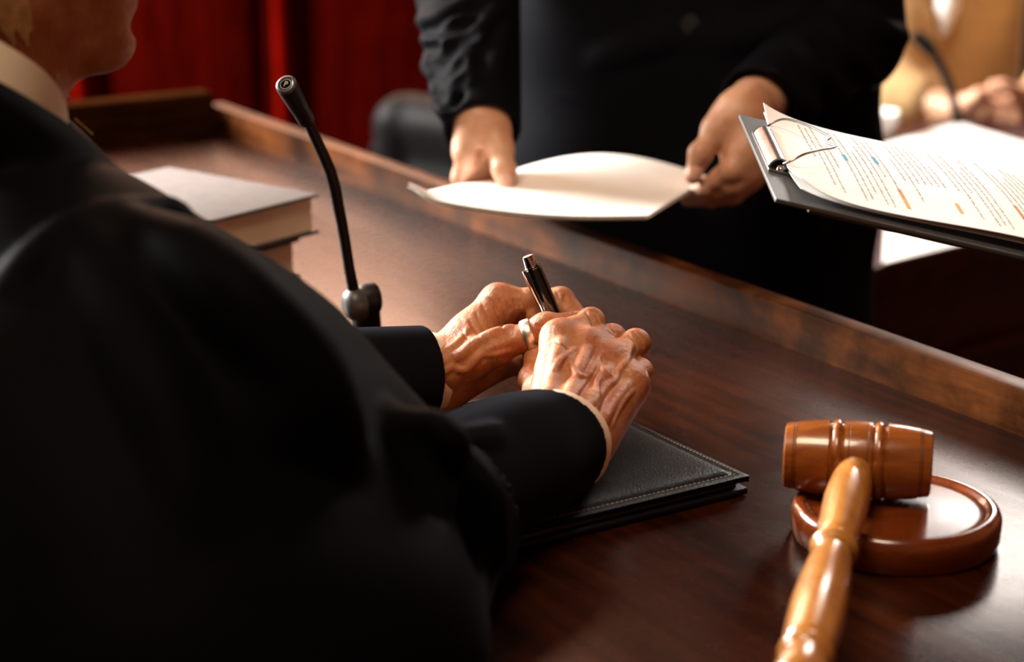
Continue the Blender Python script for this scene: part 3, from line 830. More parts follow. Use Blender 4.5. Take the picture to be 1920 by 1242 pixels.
def right_detail(S):
    S.cone(Q(1100, 832, 1.315), Q(1172, 730, 1.360), .0165, .0125, .012)       # heel of the hand
    S.cone(Q(1034, 772, 1.318), Q(1046, 664, 1.372), .011, .009, .010)
    S.freeze()
    L = S.line
    L([(1022, 760), (1031, 730), (1037, 708), (1041, 684), (1046, 662), (1052, 642)], .0034, .0035, .60)
    L([(1052, 775), (1068, 740), (1080, 712), (1090, 684), (1102, 656)], .0034, .0035, .80)
    L([(1086, 785), (1106, 748), (1124, 718), (1142, 690)], .0032, .0035, .82)
    L([(1124, 800), (1142, 768), (1160, 742), (1176, 722)], .0030, .0035, .85)
    S.freeze()
    L([(1062, 768), (1082, 735), (1096, 716), (1107, 699), (1119, 676), (1128, 664)], .0017, .0022, .70)
    L([(1104, 805), (1112, 775), (1124, 745), (1135, 728), (1151, 715), (1158, 699), (1166, 688), (1174, 678), (1178, 660), (1183, 648)], .0019, .0024, .60)
    L([(1037, 699), (1048, 680), (1060, 668), (1078, 655)], .0016, .0022, .70)
    L([(1084, 708), (1075, 694), (1066, 684)], .0015, .0022, .75)
    L([(1084, 706), (1096, 708), (1107, 699)], .0015, .0022, .75)
    L([(1151, 715), (1136, 700), (1127, 690), (1119, 676)], .0015, .0022, .75)
    L([(1108, 762), (1120, 742), (1118, 722), (1124, 705)], .0014, .0022, .8)
    L([(1144, 800), (1158, 770), (1172, 748), (1186, 732)], .0015, .0022, .75)
    # creases over the finger joints and the edge of the hand
    for pts in ([(1106, 580), (1117, 590), (1124, 606)], [(1097, 585), (1107, 597), (1112, 614)], [(1112, 579), (1122, 588)], [(1186, 622), (1200, 634), (1208, 652)], [(1178, 628), (1190, 642), (1196, 660)],
                [(1144, 616), (1154, 624)], [(1140, 620), (1150, 630)], [(1204, 684), (1212, 696)],
                [(1210, 690), (1214, 704)]):
        L(pts, .0006, .0012, -.1, 'sub')
    L([(1040, 640), (1056, 648), (1066, 660)], .0006, .0014, .1, 'sub')
SR = build_hand(RHJ, .00075, RFA, nrm([-.15, -.55, .8]), extra=right_detail)
VR = SR.mesh(3)

# judge's far (left) hand, holding the pen
LHJ = dict(
    thumb=jq((850, 690, 1.425, 13.5), (930, 654, 1.418, 10.8), (1024, 617, 1.414, 10.2), (1086, 604, 1.426, 8.2)),
    index=jq((934, 564, 1.455, 9.0), (1052, 565, 1.452, 9.4), (1088, 606, 1.440, 7.8), (1092, 650, 1.428, 6.8)),
    middle=jq((934, 586, 1.476, 9.2), (1056, 590, 1.480, 8.6), (1052, 606, 1.456, 7.4), (1000, 595, 1.446, 5.6)),
    ring=jq((918, 620, 1.488, 9.0), (1012, 640, 1.484, 8.4), (1004, 664, 1.462, 7.2), (970, 668, 1.448, 6.4)),
    pinky=jq((900, 652, 1.488, 8.6), (972, 672, 1.478, 7.4), (976, 688, 1.458, 6.4), (958, 686, 1.444, 5.8)))
l_wr = Q(812, 704, 1.445); l_el = Q(330, 760, 1.36)
LFA = [(l_wr + (l_el - l_wr) * .40, .030), (l_wr + (l_el - l_wr) * .08, .0240), (l_wr, .0225)]
def left_detail(S):
    S.cone(Q(826, 690, 1.445), Q(926, 572, 1.458), .0175, .0090, .008)         # radial edge up to the knuckle
    S.cone(Q(830, 738, 1.44), Q(922, 692, 1.445), .014, .0115, .012)           # ball of the thumb
    S.cone(Q(885, 625, 1.450), Q(940, 592, 1.456), .009, .008, .010)           # web
    S.freeze()
    L = S.line
    L([(826, 682), (848, 674), (868, 664), (888, 647), (908, 636), (930, 626), (960, 619)], .0032, .0035, .50)
    S.freeze()
    L([(846, 684), (858, 692), (874, 694), (888, 680), (900, 666), (924, 652), (953, 642), (978, 634)], .0019, .0024, .60)
    L([(826, 702), (842, 692), (850, 682)], .0018, .0024, .65)
    L([(900, 666), (930, 664), (958, 656)], .0015, .0022, .75)
    L([(820, 672), (842, 656), (862, 640), (880, 618)], .0018, .003, .55)
    S.freeze()
    for pts in ([(918, 560), (928, 576), (936, 594), (942, 614)], [(934, 562), (944, 580), (950, 598)], [(904, 572), (912, 590), (922, 610)], [(948, 566), (956, 584)], [(962, 562), (968, 576)], [(974, 562), (979, 576)],
                [(1006, 606), (1011, 622), (1015, 638)], [(1015, 602), (1020, 618), (1024, 634)], [(1024, 600), (1029, 612), (1032, 626)], [(1034, 598), (1038, 612)], [(1010, 612), (1022, 610), (1034, 612)],
                [(880, 602), (888, 614), (897, 630)], [(866, 620), (876, 636)], [(892, 586), (900, 604), (910, 620)], [(1044, 550), (1046, 566)], [(1060, 552), (1058, 566)]):
        L(pts, .0007, .0014, -.1, 'sub')
SL = build_hand(LHJ, .00080, LFA, nrm([-.3, .5, .8]), extra=left_detail)
VL = SL.mesh(3)

# ------------------------------------------------------------------ head (local frame: x forward, y left, z up)
def build_head(O, fwd, up, h, neck_to, lip=-.078, scale=1.0):
    f = nrm(fwd); l = nrm(np.cross(up, f)); u = np.cross(f, l)
    R = np.array([f, l, u])
    def w(x, y, z): return O + (f * x + l * y + u * z) * scale
    pts = [w(x, y, z) for x in (-.13, .14) for y in (-.11, .11) for z in (-.14, .14)] + [neck_to]
    P = np.array(pts); S = SDF(P.min(0) - .03, P.max(0) + .03, h)
    k = scale
    S.ell(w(-.012, 0, .038), R, (.098 * k, .076 * k, .086 * k), .01)
    S.ell(w(.028, 0, -.030), R, (.060 * k, .060 * k, .082 * k), .03)
    for sg in (-1, 1):
        S.cone(w(-.012, .050 * sg, -.055), w(.070, .014 * sg, -.101), .016, .014, .03)
        S.ell(w(.055, .038 * sg, -.028), R, (.026, .022, .026), .03)
        S.ell(w(-.012, .076 * sg, -.012), nrm_axes(R, sg), (.020, .008, .032), .006)
        S.ell(w(-.008, .082 * sg, -.012), R, (.010, .006, .018), .004, 'sub')
        S.ell(w(.088, .032 * sg, .010), R, (.014, .017, .010), .012, 'sub')
        S.ell(w(.078, .032 * sg, .010), R, (.012, .013, .011), .004)
        S.ell(w(.090, .030 * sg, .026), R, (.008, .022, .005), .010)
    S.ell(w(.080, 0, -.102), R, (.0165, .019, .0155), .016)
    S.ell(w(.074, 0, -.070), R, (.022, .030, .024), .02)
    S.cone(w(.088, 0, .018), w(.112, 0, -.022), .007, .010, .010)
    for sg in (-1, 1): S.ell(w(.102, .011 * sg, -.027), R, (.009, .007, .007), .005)
    S.ell(w(.0900, 0, lip + .014), R, (.0085, .022, .0055), .004)
    S.ell(w(.0890, 0, lip), R, (.0085, .019, .0068), .004)
    S.ell(w(.099, 0, lip + .0078), R, (.008, .024, .0010), .002, 'sub')
    S.ell(w(.0975, 0, lip - .0125), R, (.006, .016, .005), .008, 'sub')
    S.cone(w(-.028, 0, -.05), neck_to, .054 * k, .060 * k, .03)
    S.cone(w(.035, 0, -.085), w(-.005, 0, -.135), .026, .030, .03)
    return S, w, R
def nrm_axes(R, sg):
    a = nrm(R[0] * .9 + R[2] * .2); b = nrm(R[1] + R[0] * -.3 * sg); c = np.cross(a, b); return np.array([a, nrm(np.cross(c, a)), c])

# ------------------------------------------------------------------ the judge
jf = nrm([.93, .36, -.06])
chin = Q(250, 78, 1.25)
jl = nrm(np.cross(UP, jf)); ju = np.cross(jf, jl)
jO = chin - jf * .0965 + ju * .102
neck_base = Q(-40, 330, 1.24)
judge = thing('person', 'seated judge in black robe with clasped hands, seen from behind the shoulder', 'person', np.array([-.38, 1.13, DAIS]))
SH, jw, jR = build_head(jO, jf, UP, .0028, neck_base)
VH = SH.mesh(2)
r_sh = Q(85, 640, 1.14); l_sh = r_sh + np.array([-.19, .30, .0])
hip = np.array([-.40, 1.10, DAIS + .52])
ST = SDF(np.array([-.75, .75, DAIS + .35]), np.array([.15, 1.75, ZD + .33]), .008)
chest = (r_sh + l_sh) / 2 + UP * -.08
ST.cone(chest, hip, .125, .15, .05).cone(neck_base, chest, .055, .10, .05)
ST.cone(r_sh, l_sh, .05, .05, .05).cone(r_sh, r_el, .045, .04, .04).cone(r_el, RFA[0][0], .038, .030, .02)
ST.cone(l_sh, l_el, .045, .04, .04).cone(l_el, LFA[0][0], .038, .030, .02)
for sd in (-1, 1):
    hp = hip + np.array([-.54, .84, 0]) * .09 * sd * -1
    ST.cone(hp, hp + np.array([.84, .54, 0]) * .05, .085, .08, .03)
ST.carve_desk(N0 - .006, ZD + .002)
shell_obj('body', join_shells([VH, ST.mesh(1), VR, VL]), M['skin_old'], judge)
# lips as their own colour
# hair: swept back cap with a loose lock in front of the ear
SHR = SDF(jO + np.array([-.17, -.17, -.14]), jO + np.array([.17, .17, .17]), .0035)
SHR.ell(jw(-.024, 0, .046), jR, (.105, .085, .092), .01)
SHR.ell(jw(.085, 0, -.01), jR, (.065, .10, .085), .02, 'sub')
SHR.ell(jw(-.02, 0, -.115), jR, (.14, .11, .075), .02, 'sub')
SHR.cone(jw(-.10, 0, .02), jw(-.115, 0, -.01), .04, .035, .02)
for sg in (-1, 1):
    SHR.poly([jw(.018, .074 * sg, .04), jw(.004, .080 * sg, 0), jw(-.006, .078 * sg, -.035), jw(-.014, .072 * sg, -.066)], [.012, .010, .008, .004], .01)
Vh, Fh = SHR.mesh(2)
nh = normals_of(Vh, Fh)
q_ = (Vh - jO) @ np.array(jR).T
Vh = Vh + nh * (np.sin(q_[:, 2] * 700 + q_[:, 0] * 420 + 2 * np.sin(q_[:, 0] * 60)) * .0006)[:, None]
hair_o = shell_obj('hair', (Vh, Fh), M['hair'], judge)
for k_ in range(9):
    pts = [(-44 + 8 * k_, -90), (-28 + 8 * k_, -40), (-14 + 7.5 * k_, 0), (-2 + 7 * k_, 28 + 3 * (k_ % 3)), (6 + 6.5 * k_, 58 + 9 * ((k_ * 5) % 4))]
    w3 = [SH.hit(*p_) for p_ in pts]; w3 = [p_ for p_ in w3 if p_ is not None]
    if len(w3) > 2:
        w3 = smooth_pts([p_ - ray(30, 0) * .0015 for p_ in w3])
        m = MB(); m.tube(w3, list(np.linspace(.0042, .0008, len(w3))), 8); m.build('hair_lock', M['hair'], hair_o, smooth=True)
for pts in ([(112, 168), (122, 175), (131, 181)], [(140, 222), (156, 236), (174, 252)]):
    m = MB(); m.tube([Q(x, y, 1.205) for x, y in pts], .00018, 6); m.build('stray_hair', M['hair'], hair_o, smooth=True)
# shirt collar: a band standing round the neck, lower at the front
cF = Q(147, 262, 1.205); cS = Q(40, 118, 1.145)
cax = nrm(jO - neck_base)
cc = cF - nrm([.80, .30, -.52]) * .076
fdir = nrm(cF - cc); sdir = nrm(np.cross(cax, fdir)); 
def collar(u, v):
    a = (u - .5) * 2 * math.pi * .97
    tilt = -.10
    r = .070 + .004 * (1 - v)
    p = cc + fdir * r * math.cos(a) * 1.08 + sdir * r * math.sin(a)
    nn = nrm(np.cross(fdir, sdir)); nn = nn if nn[2] > 0 else -nn
    hgt = .043 * (1 - .85 * math.exp(-(a / .75) ** 2))
    return p + nn * (v * hgt - .012) - (p - cc) * .10 * v
m = MB(); m.sheet(collar, 72, 10, .0018); m.build('shirt_collar', M['shirt'], judge, smooth=True)

# robe
rlo = np.array([-.80, .62, DAIS + .30]); rhi = np.array([.10, 1.78, ZD + .36])
RB = SDF(rlo, rhi, .0042)
nb0 = neck_base + np.array([.0, 0, -.045])
RB.cone(chest, hip, .165, .20, .06)
RB.cone(nb0, r_sh + np.array([.0, .0, -.0]), .078, .092, .06)
RB.cone(nb0, l_sh, .060, .080, .05)
RB.cone(nb0, chest, .062, .105, .05)
a_mid = Q(415, 835, 1.10)
RB.cone(r_sh, a_mid, .092, .086, .05)
RB.cone(a_mid, Q(515, 925, 1.09), .086, .078, .05)
bell = Q(800, 985, 1.185)
RB.cone(Q(520, 930, 1.09), bell, .078, .056, .04)
RB.cone(Q(480, 1050, 1.06), Q(700, 1080, 1.10), .085, .065, .05)
RB.cone(Q(300, 1150, 1.02), Q(640, 1230, 1.02), .10, .075, .05)
RB.cone(Q(150, 900, 1.06), Q(350, 1300, 1.00), .13, .12, .05)
RB.cone(l_sh, l_el, .080, .078, .05)
RB.cone(l_el, l_wr + (l_el - l_wr) * .50, .070, .052, .04)
# lap and skirt of the robe
for sd in (-.10, .10):
    hp = hip + np.array([-.54, .84, 0]) * sd
    RB.cone(hp, hp + np.array([.84, .54, 0]) * .12, .12, .11, .06)
ring_ = [collar(u_, 0.0) for u_ in np.linspace(0, 1, 25)]
for u_, p_, q_2 in zip(np.linspace(0, 1, 25), ring_[:-1], ring_[1:]):
    g_ = 1 - math.exp(-((u_ + .02 - .5) * 6.1 / .75) ** 2)
    RB.cone(p_ + (p_ - cc) * .12 * g_ - UP * (.020 - .019 * g_), q_2 + (q_2 - cc) * .12 * g_ - UP * (.020 - .019 * g_), .004 + .013 * g_, .004 + .013 * g_, .025)
# raised shoulder seam and gathered folds running down the sleeve
RB.line([(20, 560), (60, 500), (110, 455), (170, 425), (240, 408), (300, 405), (335, 420)], .006, .010, .35)
for pts in ([(230, 440), (330, 560), (420, 720), (480, 860)], [(290, 440), (400, 560), (500, 700), (560, 860)], [(330, 470), (450, 570), (560, 690), (620, 850)], [(160, 470), (240, 620), (320, 800), (380, 1000)]):
    RB.line(pts, .009, .022, .55)
for pts in ([(735, 800), (760, 840), (790, 890), (800, 940)], [(800, 815), (835, 850), (868, 890), (885, 950)], [(880, 900), (905, 960), (915, 1040)]):
    RB.line(pts, .008, .014, .3)
for pts in ([(770, 815), (800, 870), (830, 940)], [(850, 880), (880, 960), (890, 1040)]):
    RB.line(pts, .005, .012, -.1, 'sub')
axd = nrm(r_wr - r_el)
# hollow mouth of the wide sleeve, and the neck opening
RB.cone(bell - axd * .015, bell + axd * .12, .046, .052, .004, 'sub')
RB.cone(cc - cax * .020, jO, .0715, .078, .006, 'sub')
RB.carve_desk(N0 - .004, ZD + .001)
Vb, Fb = RB.mesh(2)
nb_ = normals_of(Vb, Fb)
Vb = Vb + nb_ * (np.sin(Vb[:, 0] * 31 + Vb[:, 2] * 23 + 3 * np.sin(Vb[:, 1] * 9)) * .0022)[:, None]
robe_obj = shell_obj('robe', (Vb, Fb), M['robe'], judge)

# jacket sleeves with hollow cuffs, resting on the portfolio and the desk
def sleeve(name, a, b, ra, rb, axis_end, h, floor_h, mat, parent, ridges=(), hollow=.05, shape=None):
    P = np.array([a, b]); m_ = max(ra, rb) + .02
    S = SDF(P.min(0) - m_, P.max(0) + m_, h)
    S.cone(a, b + nrm(b - a) * .03, ra, rb, 0)
    if shape: shape(S)
    for r in ridges: S.line(*r)
    S.cut(b, axis_end, .0015)
    if floor_h is not None: S.cut([0, 0, ZD + floor_h], [0, 0, -1], .004)
    S.cone(b - nrm(b - a) * hollow, b + nrm(b - a) * .05, rb - .0042, rb - .0036, .001, 'sub')
    return shell_obj(name, S.mesh(1), mat, parent)
RCN = nrm(np.array([.20, .97, -.10]))
rc = Q(1020, 838, 1.284)
r_sa = Q(700, 965, 1.15)
def rs_shape(S):
    S.cone(rc + (r_sa - rc) * .25 - UP * .006, r_sa - UP * .012, .037, .038, .03)
sleeve('jacket_sleeve', r_sa, rc, .0360, .0390, RCN, .0018, .019, M['wool'], judge,
       [([(800, 850), (860, 830), (930, 820)], .004, .012, .5), ([(780, 890), (860, 900), (920, 930)], .004, .012, .5)], shape=rs_shape)
lc = Q(795, 702, 1.437)
l_sa = lc + (l_el - lc) * .75
LCN = nrm(nrm(lc - l_el) + np.array([.10, 0, -.06]))
sleeve('jacket_sleeve', l_sa, lc, .046, .0335, LCN, .0018, .001, M['wool'], judge)
# shirt cuffs just showing past the sleeves
def cuff(a, b, r, normal, out, h, mat, parent, floor_h):
    d_ = nrm(b - a); P = np.array([b - d_ * .05, b + d_ * .05])
    S = SDF(P.min(0) - r - .01, P.max(0) + r + .01, h)
    S.cone(b - d_ * .04, b + d_ * .06, r, r, 0)
    S.cut(b + nrm(normal) * out, normal, .001)
    S.cut([0, 0, ZD + floor_h], [0, 0, -1], .002)
    S.cone(b - d_ * .05, b + d_ * .08, r - .0028, r - .0028, .0005, 'sub')
    shell_obj('shirt_cuff', S.mesh(1), mat, parent)
cuff(r_sa, rc, .0370, RCN, .0078, .0009, M['shirt_pink'], judge, .021)
cuff(l_sa, lc, .0295, LCN, .0100, .0009, M['shirt_pink'], judge, .003)

# silver ring on the thumb
tp0 = LHJ['thumb'][1][0]; tp1 = LHJ['thumb'][2][0]; tax = nrm(tp1 - tp0)
rcn = tp0 + (tp1 - tp0) * .67
m = MB(); m.lathe(rcn, tax, [(-.0036, .0105), (-.0036, .0116), (-.0030, .0121), (0, .0123), (.0030, .0121), (.0036, .0116), (.0036, .0105), (-.0036, .0105)], 64)
tag(m.build('ring', M['silver'], smooth=True), 'wide worn silver ring on the thumb holding the pen', 'ring')

# ------------------------------------------------------------------ pen
pt = Q(989, 479, 1.426); pb = Q(1106, 763, 1.452); pax = nrm(pb - pt); pl = np.linalg.norm(pb - pt)
pen = thing('pen', 'black lacquer ballpoint pen with chrome cap held upright between fingers', 'pen', pb)
m = MB(); m.lathe(pt, pax, [(0, .0030), (.0003, .0040), (.001, .0044), (.0085, .0053)], 40); m.build('push_button', M['chrome'], pen, smooth=True)
m = MB(); m.lathe(pt, pax, [(.0085, .0050), (.0088, .0060), (.0100, .0061), (.030, .0066), (.060, .0069), (.085, .0067), (.100, .0058)], 48); m.build('barrel', M['pen_black'], pen, smooth=True)
m = MB(); m.lathe(pt, pax, [(.0096, .0058), (.0096, .00625), (.0106, .00635), (.0106, .0058)], 48); m.build('collar_ring', M['chrome'], pen, smooth=True)
m = MB(); m.lathe(pt, pax, [(.100, .0057), (.101, .0060), (pl - .004, .0022), (pl, .0006)], 40); m.build('nose_cone', M['chrome'], pen, smooth=True)
cdir = nrm(np.cross(pax, ray(1010, 540))); cdir = cdir if cdir[0] < 0 else -cdir
cdir = nrm(cdir * .88 - ray(1010, 540) * .48)
def clipf(u, v):
    t = .0098 + .041 * u
    wv = .0021 - .0007 * u
    side = nrm(np.cross(pax, cdir))
    lift = .0079 + .0004 * math.sin(u * 6) - (.0008 * u)
    return pt + pax * t + cdir * (lift - .0006 * (2 * v - 1) ** 2) + side * wv * (2 * v - 1)
m = MB(); m.sheet(clipf, 20, 6, .0009); m.build('clip', M['chrome'], pen, smooth=True)

# ------------------------------------------------------------------ standing person in the black suit
PF = nrm([-.30, -.95, 0])
pc = Q(1300, 260, 2.22)                        # centre of the trunk at waist level
pxy = pc * [1, 1, 0]
per = thing('person', 'standing person in buttoned black suit jacket handing over white papers', 'person', pxy)
side = np.array([-PF[1], PF[0], 0])            # person's left = image right
if side[0] < 0: side = -side
def pp3(s_, f_, z): return pxy + side * s_ + PF * f_ + UP * z
shZ = 1.40
lsh = pp3(-.185, 0, shZ); rsh = pp3(.165, 0, shZ)      # image left / image right shoulders
elL = Q(868, -95, 2.10); wrL = Q(906, 232, 1.885)
elR = Q(1585, 70, 2.14); wrR = Q(1402, 208, 1.93)
# image-left hand: thumb on top of the sheets
HA = dict(
    thumb=jq((915, 243, 1.878, 14), (934, 274, 1.862, 11), (945, 317, 1.850, 10), (951, 352, 1.848, 8.4)),
    index=jq((881, 284, 1.882, 11.5), (867, 334, 1.915, 9.8), (902, 366, 1.938, 8), (930, 374, 1.945, 7)),
    middle=jq((880, 280, 1.905, 11), (868, 336, 1.938, 9.5), (902, 366, 1.958, 8), (940, 372, 1.966, 7)),
    ring=jq((880, 274, 1.925, 10.5), (872, 332, 1.958, 9), (902, 360, 1.975, 8), (938, 366, 1.98, 7)),
    pinky=jq((882, 268, 1.942, 9.5), (878, 322, 1.975, 8), (902, 348, 1.985, 7), (928, 354, 1.99, 6.5)))
FA_ = [(wrL + (elL - wrL) * .45, .030), (wrL + (elL - wrL) * .1, .026), (wrL, .025)]
SA = build_hand(HA, .0013, FA_, nrm([-.9, -.2, .3]), extra=lambda S: (S.cone(Q(895, 225, 1.88), Q(880, 285, 1.872), .022, .0135, .012), S.cone(Q(915, 240, 1.875), Q(938, 285, 1.862), .016, .011, .01), S.cone(Q(903, 258, 1.905), Q(903, 335, 1.918), .018, .013, .010), S.cone(Q(908, 282, 1.868), Q(914, 345, 1.872), .0065, .0085, .010, 'sub')))
# image-right hand: thumb on top, fingers curled underneath
HB = dict(
    thumb=jq((1372, 226, 1.915, 13), (1344, 244, 1.900, 11), (1313, 288, 1.890, 9.8), (1299, 330, 1.895, 8.2)),
    index=jq((1402, 284, 1.895, 12.5), (1370, 320, 1.885, 10), (1326, 352, 1.905, 9), (1290, 366, 1.925, 7.5)),
    middle=jq((1402, 312, 1.905, 12.5), (1374, 346, 1.895, 10), (1328, 366, 1.915, 9), (1290, 374, 1.935, 7.5)),
    ring=jq((1398, 328, 1.925, 12), (1374, 362, 1.918, 10), (1332, 372, 1.93, 8.5), (1295, 374, 1.95, 7)),
    pinky=jq((1394, 338, 1.945, 10.5), (1370, 365, 1.94, 9), (1330, 370, 1.95, 7.5), (1300, 370, 1.96, 6.5)))
FB_ = [(wrR + (elR - wrR) * .45, .030), (wrR + (elR - wrR) * .1, .026), (wrR, .026)]
SB = build_hand(HB, .0013, FB_, nrm([.5, -.6, .5]), extra=lambda S: (S.cone(Q(1390, 225, 1.91), Q(1396, 320, 1.905), .024, .020, .015), S.cone(Q(1380, 215, 1.91), Q(1345, 245, 1.905), .020, .013, .012)))
pO = pp3(0, .03, 1.66)
neckP = pp3(0, -.02, 1.43)
SHP, pw, pR = build_head(pO, PF, UP, .004, neckP)
SP = SDF(pp3(-.40, -.5, 0) * 0 + np.array([pxy[0] - .42, pxy[1] - .5, .02]), np.array([pxy[0] + .48, pxy[1] + .35, 1.5]), .012)
SP.cone(pp3(0, -.01, 1.32), pp3(0, -.01, .95), .085, .085, .04).cone(lsh, rsh, .05, .05, .05).cone(lsh, elL, .045, .038, .03).cone(elL, FA_[0][0], .036, .03, .02)
SP.cone(rsh, elR, .045, .038, .03).cone(elR, FB_[0][0], .036, .03, .02).cone(neckP, pp3(0, 0, 1.35), .055, .09, .05)
for sg in (-1, 1): SP.cone(pp3(.09 * sg, 0, .92), pp3(.09 * sg, 0, .09), .075, .045, .03)
per_body = shell_obj('body', join_shells([SHP.mesh(1), SP.mesh(1), SA.mesh(1), SB.mesh(1)]), M['skin_young'], per)
SG = SDF(pO - .16, pO + .17, .006)
SG.ell(pw(-.02, 0, .045), pR, (.108, .086, .094), .01); SG.ell(pw(.09, 0, -.01), pR, (.065, .10, .08), .02, 'sub'); SG.ell(pw(-.01, 0, -.12), pR, (.14, .12, .075), .02, 'sub')
shell_obj('hair', SG.mesh(1), M['hair_dark'], per)
for S_, (x_, y_), (x2, y2) in ((SA, (949, 340), (946, 318)), (SB, (1301, 322), (1311, 296))):
    q0 = S_.hit(x_, y_)
    if q0 is not None:
        n_ = -ray(x_, y_) * .8 + UP * .6; d_ = nrm(Q(x_, y_, 1.85) - Q(x2, y2, 1.85)); n_ = nrm(n_ - d_ * np.dot(n_, d_)); w_ = np.cross(n_, d_)
        def nail(u, v): return q0 + w_ * .0058 * (2 * u - 1) + d_ * .0068 * (2 * v - 1) * (1 - .25 * (2 * u - 1) ** 2) + n_ * (.0012 - .0030 * (2 * u - 1) ** 2 - .0008 * (2 * v - 1) ** 2)
        m = MB(); m.sheet(nail, 10, 8, .0012); m.build('finger_nail', M['nail'], per_body, smooth=True)
# jacket: trunk, collar lines, then sleeves with pressed folds
FL = np.array([pxy[0], pxy[1], 0])
JK = SDF(np.array([pxy[0] - .30, pxy[1] - .24, .70]), np.array([pxy[0] + .32, pxy[1] + .24, 1.52]), .0042)
for (z0, z1, w0, w1) in ((.76, .95, .135, .128), (.95, 1.12, .128, .122), (1.12, 1.34, .122, .125)):
    for s_ in (-.075, .075): JK.cone(pp3(s_, 0, z0), pp3(s_ * .95, 0, z1), w0, w1, .05, flat=(PF, 1.12))
JK.cone(lsh, rsh, .072, .072, .06); JK.cone(pp3(0, 0, 1.34), neckP, .10, .07, .04)
JK.cone(lsh, lsh + (elL - lsh) * .2, .07, .065, .04).cone(rsh, rsh + (elR - rsh) * .2, .07, .065, .04)
# front edge below the button, pocket flap, a few drag folds
for pts in ([(1300, 60), (1322, 160), (1334, 260), (1340, 380)],): JK.line(pts, .0035, .004, -.1, 'sub')
for pts in ([(1306, 60), (1330, 160), (1342, 260), (1348, 380)],): JK.line(pts, .004, .006, .3)
JK.line([(1040, 172), (1080, 184), (1122, 196)], .0016, .003, .4)
for pts in ([(1290, 60), (1200, 80), (1120, 110)], [(1305, 70), (1430, 60), (1540, 20)], [(1480, 220), (1500, 340), (1520, 460)]):
    JK.line(pts, .006, .022, .9)
Vj, Fj = JK.mesh(2)
shell_obj('jacket', (Vj, Fj), M['suit'], per)
SS = SDF(np.minimum(np.minimum(lsh, elL), wrL) - .10, np.maximum(np.maximum(lsh, elL), wrL) + .10, .0030)
wl2 = Q(905, 246, 1.876)
SS.cone(lsh, elL, .068, .060, .03).cone(elL, wl2 + nrm(wl2 - elL) * .03, .060, .0345, .03)
fold = [[(790, 40), (830, 30), (880, 10)], [(785, 75), (825, 70), (860, 50), (900, 45)], [(790, 105), (825, 112), (845, 90), (890, 75)], [(800, 125), (835, 145), (870, 125), (880, 110)], [(806, 160), (835, 172), (865, 155), (885, 150)], [(812, 185), (835, 205), (850, 195)], [(930, 20), (900, 60), (890, 90)], [(945, 60), (930, 110), (925, 150)]]
for pts in fold: SS.line(pts, .0055, .010, .25)
for pts in [[(795, 58), (840, 50), (890, 30)], [(795, 92), (835, 92), (850, 72), (890, 62)], [(800, 118), (838, 130), (862, 110)], [(806, 146), (838, 160), (868, 142)], [(812, 174), (838, 190), (860, 176)]]: SS.line(pts, .0035, .010, -.1, 'sub')
SS.cut(wl2, nrm(wl2 - elL) + np.array([0, -.2, -.1]), .002)
SS.cone(wl2 - nrm(wl2 - elL) * .05, wl2 + nrm(wl2 - elL) * .05, .0305, .031, .001, 'sub')
shell_obj('jacket_sleeve', SS.mesh(1), M['suit'], per)
SS = SDF(np.minimum(np.minimum(rsh, elR), wrR) - .10, np.maximum(np.maximum(rsh, elR), wrR) + .10, .0034)
wr2 = Q(1420, 198, 1.945)
SS.cone(rsh, elR, .066, .056, .03).cone(elR, wr2 + nrm(wr2 - elR) * .03, .056, .039, .03)
for pts in [[(1560, 60), (1600, 110), (1640, 150)], [(1500, 90), (1540, 140), (1580, 180)], [(1620, 30), (1660, 60), (1690, 70)], [(1450, 150), (1480, 185), (1520, 205)]]: SS.line(pts, .005, .014, .4)
SS.cut(wr2, nrm(wr2 - elR) + np.array([0, -.1, -.15]), .002)
SS.cone(wr2 - nrm(wr2 - elR) * .05, wr2 + nrm(wr2 - elR) * .05, .034, .035, .001, 'sub')
shell_obj('jacket_sleeve', SS.mesh(1), M['suit'], per)
bq = JK.hit(1295, 46)
if bq is not None:
    m = MB(); m.lathe(bq + PF * -.002, PF, [(0, .011), (.003, .011), (.0042, .0100), (.0036, .0075), (.0036, .001)], 32); m.build('button', M['black_plastic'], per, smooth=True)
m = MB()
TR = SDF(np.array([pxy[0] - .25, pxy[1] - .2, 0.03]), np.array([pxy[0] + .27, pxy[1] + .2, .95]), .008)
for sg in (-1, 1): TR.cone(pp3(.085 * sg, 0, .88), pp3(.10 * sg, 0, .50), .105, .085, .04).cone(pp3(.10 * sg, 0, .50), pp3(.10 * sg, 0, .10), .085, .075, .02)
shell_obj('trousers', TR.mesh(1), M['trousers'], per)
for sg in (-1, 1):
    S = SDF(pp3(.10 * sg, .05, 0) - [.2, .2, 0], pp3(.10 * sg, .05, 0) + [.2, .2, .16], .006)
    S.cone(pp3(.10 * sg, -.05, .045), pp3(.11 * sg, .15, .035), .045, .04, .02).cone(pp3(.10 * sg, -.02, .05), pp3(.10 * sg, -.02, .11), .045, .045, .02).cut([0, 0, .002], [0, 0, -1])
    shell_obj('shoe', S.mesh(1), M['leather'], per)

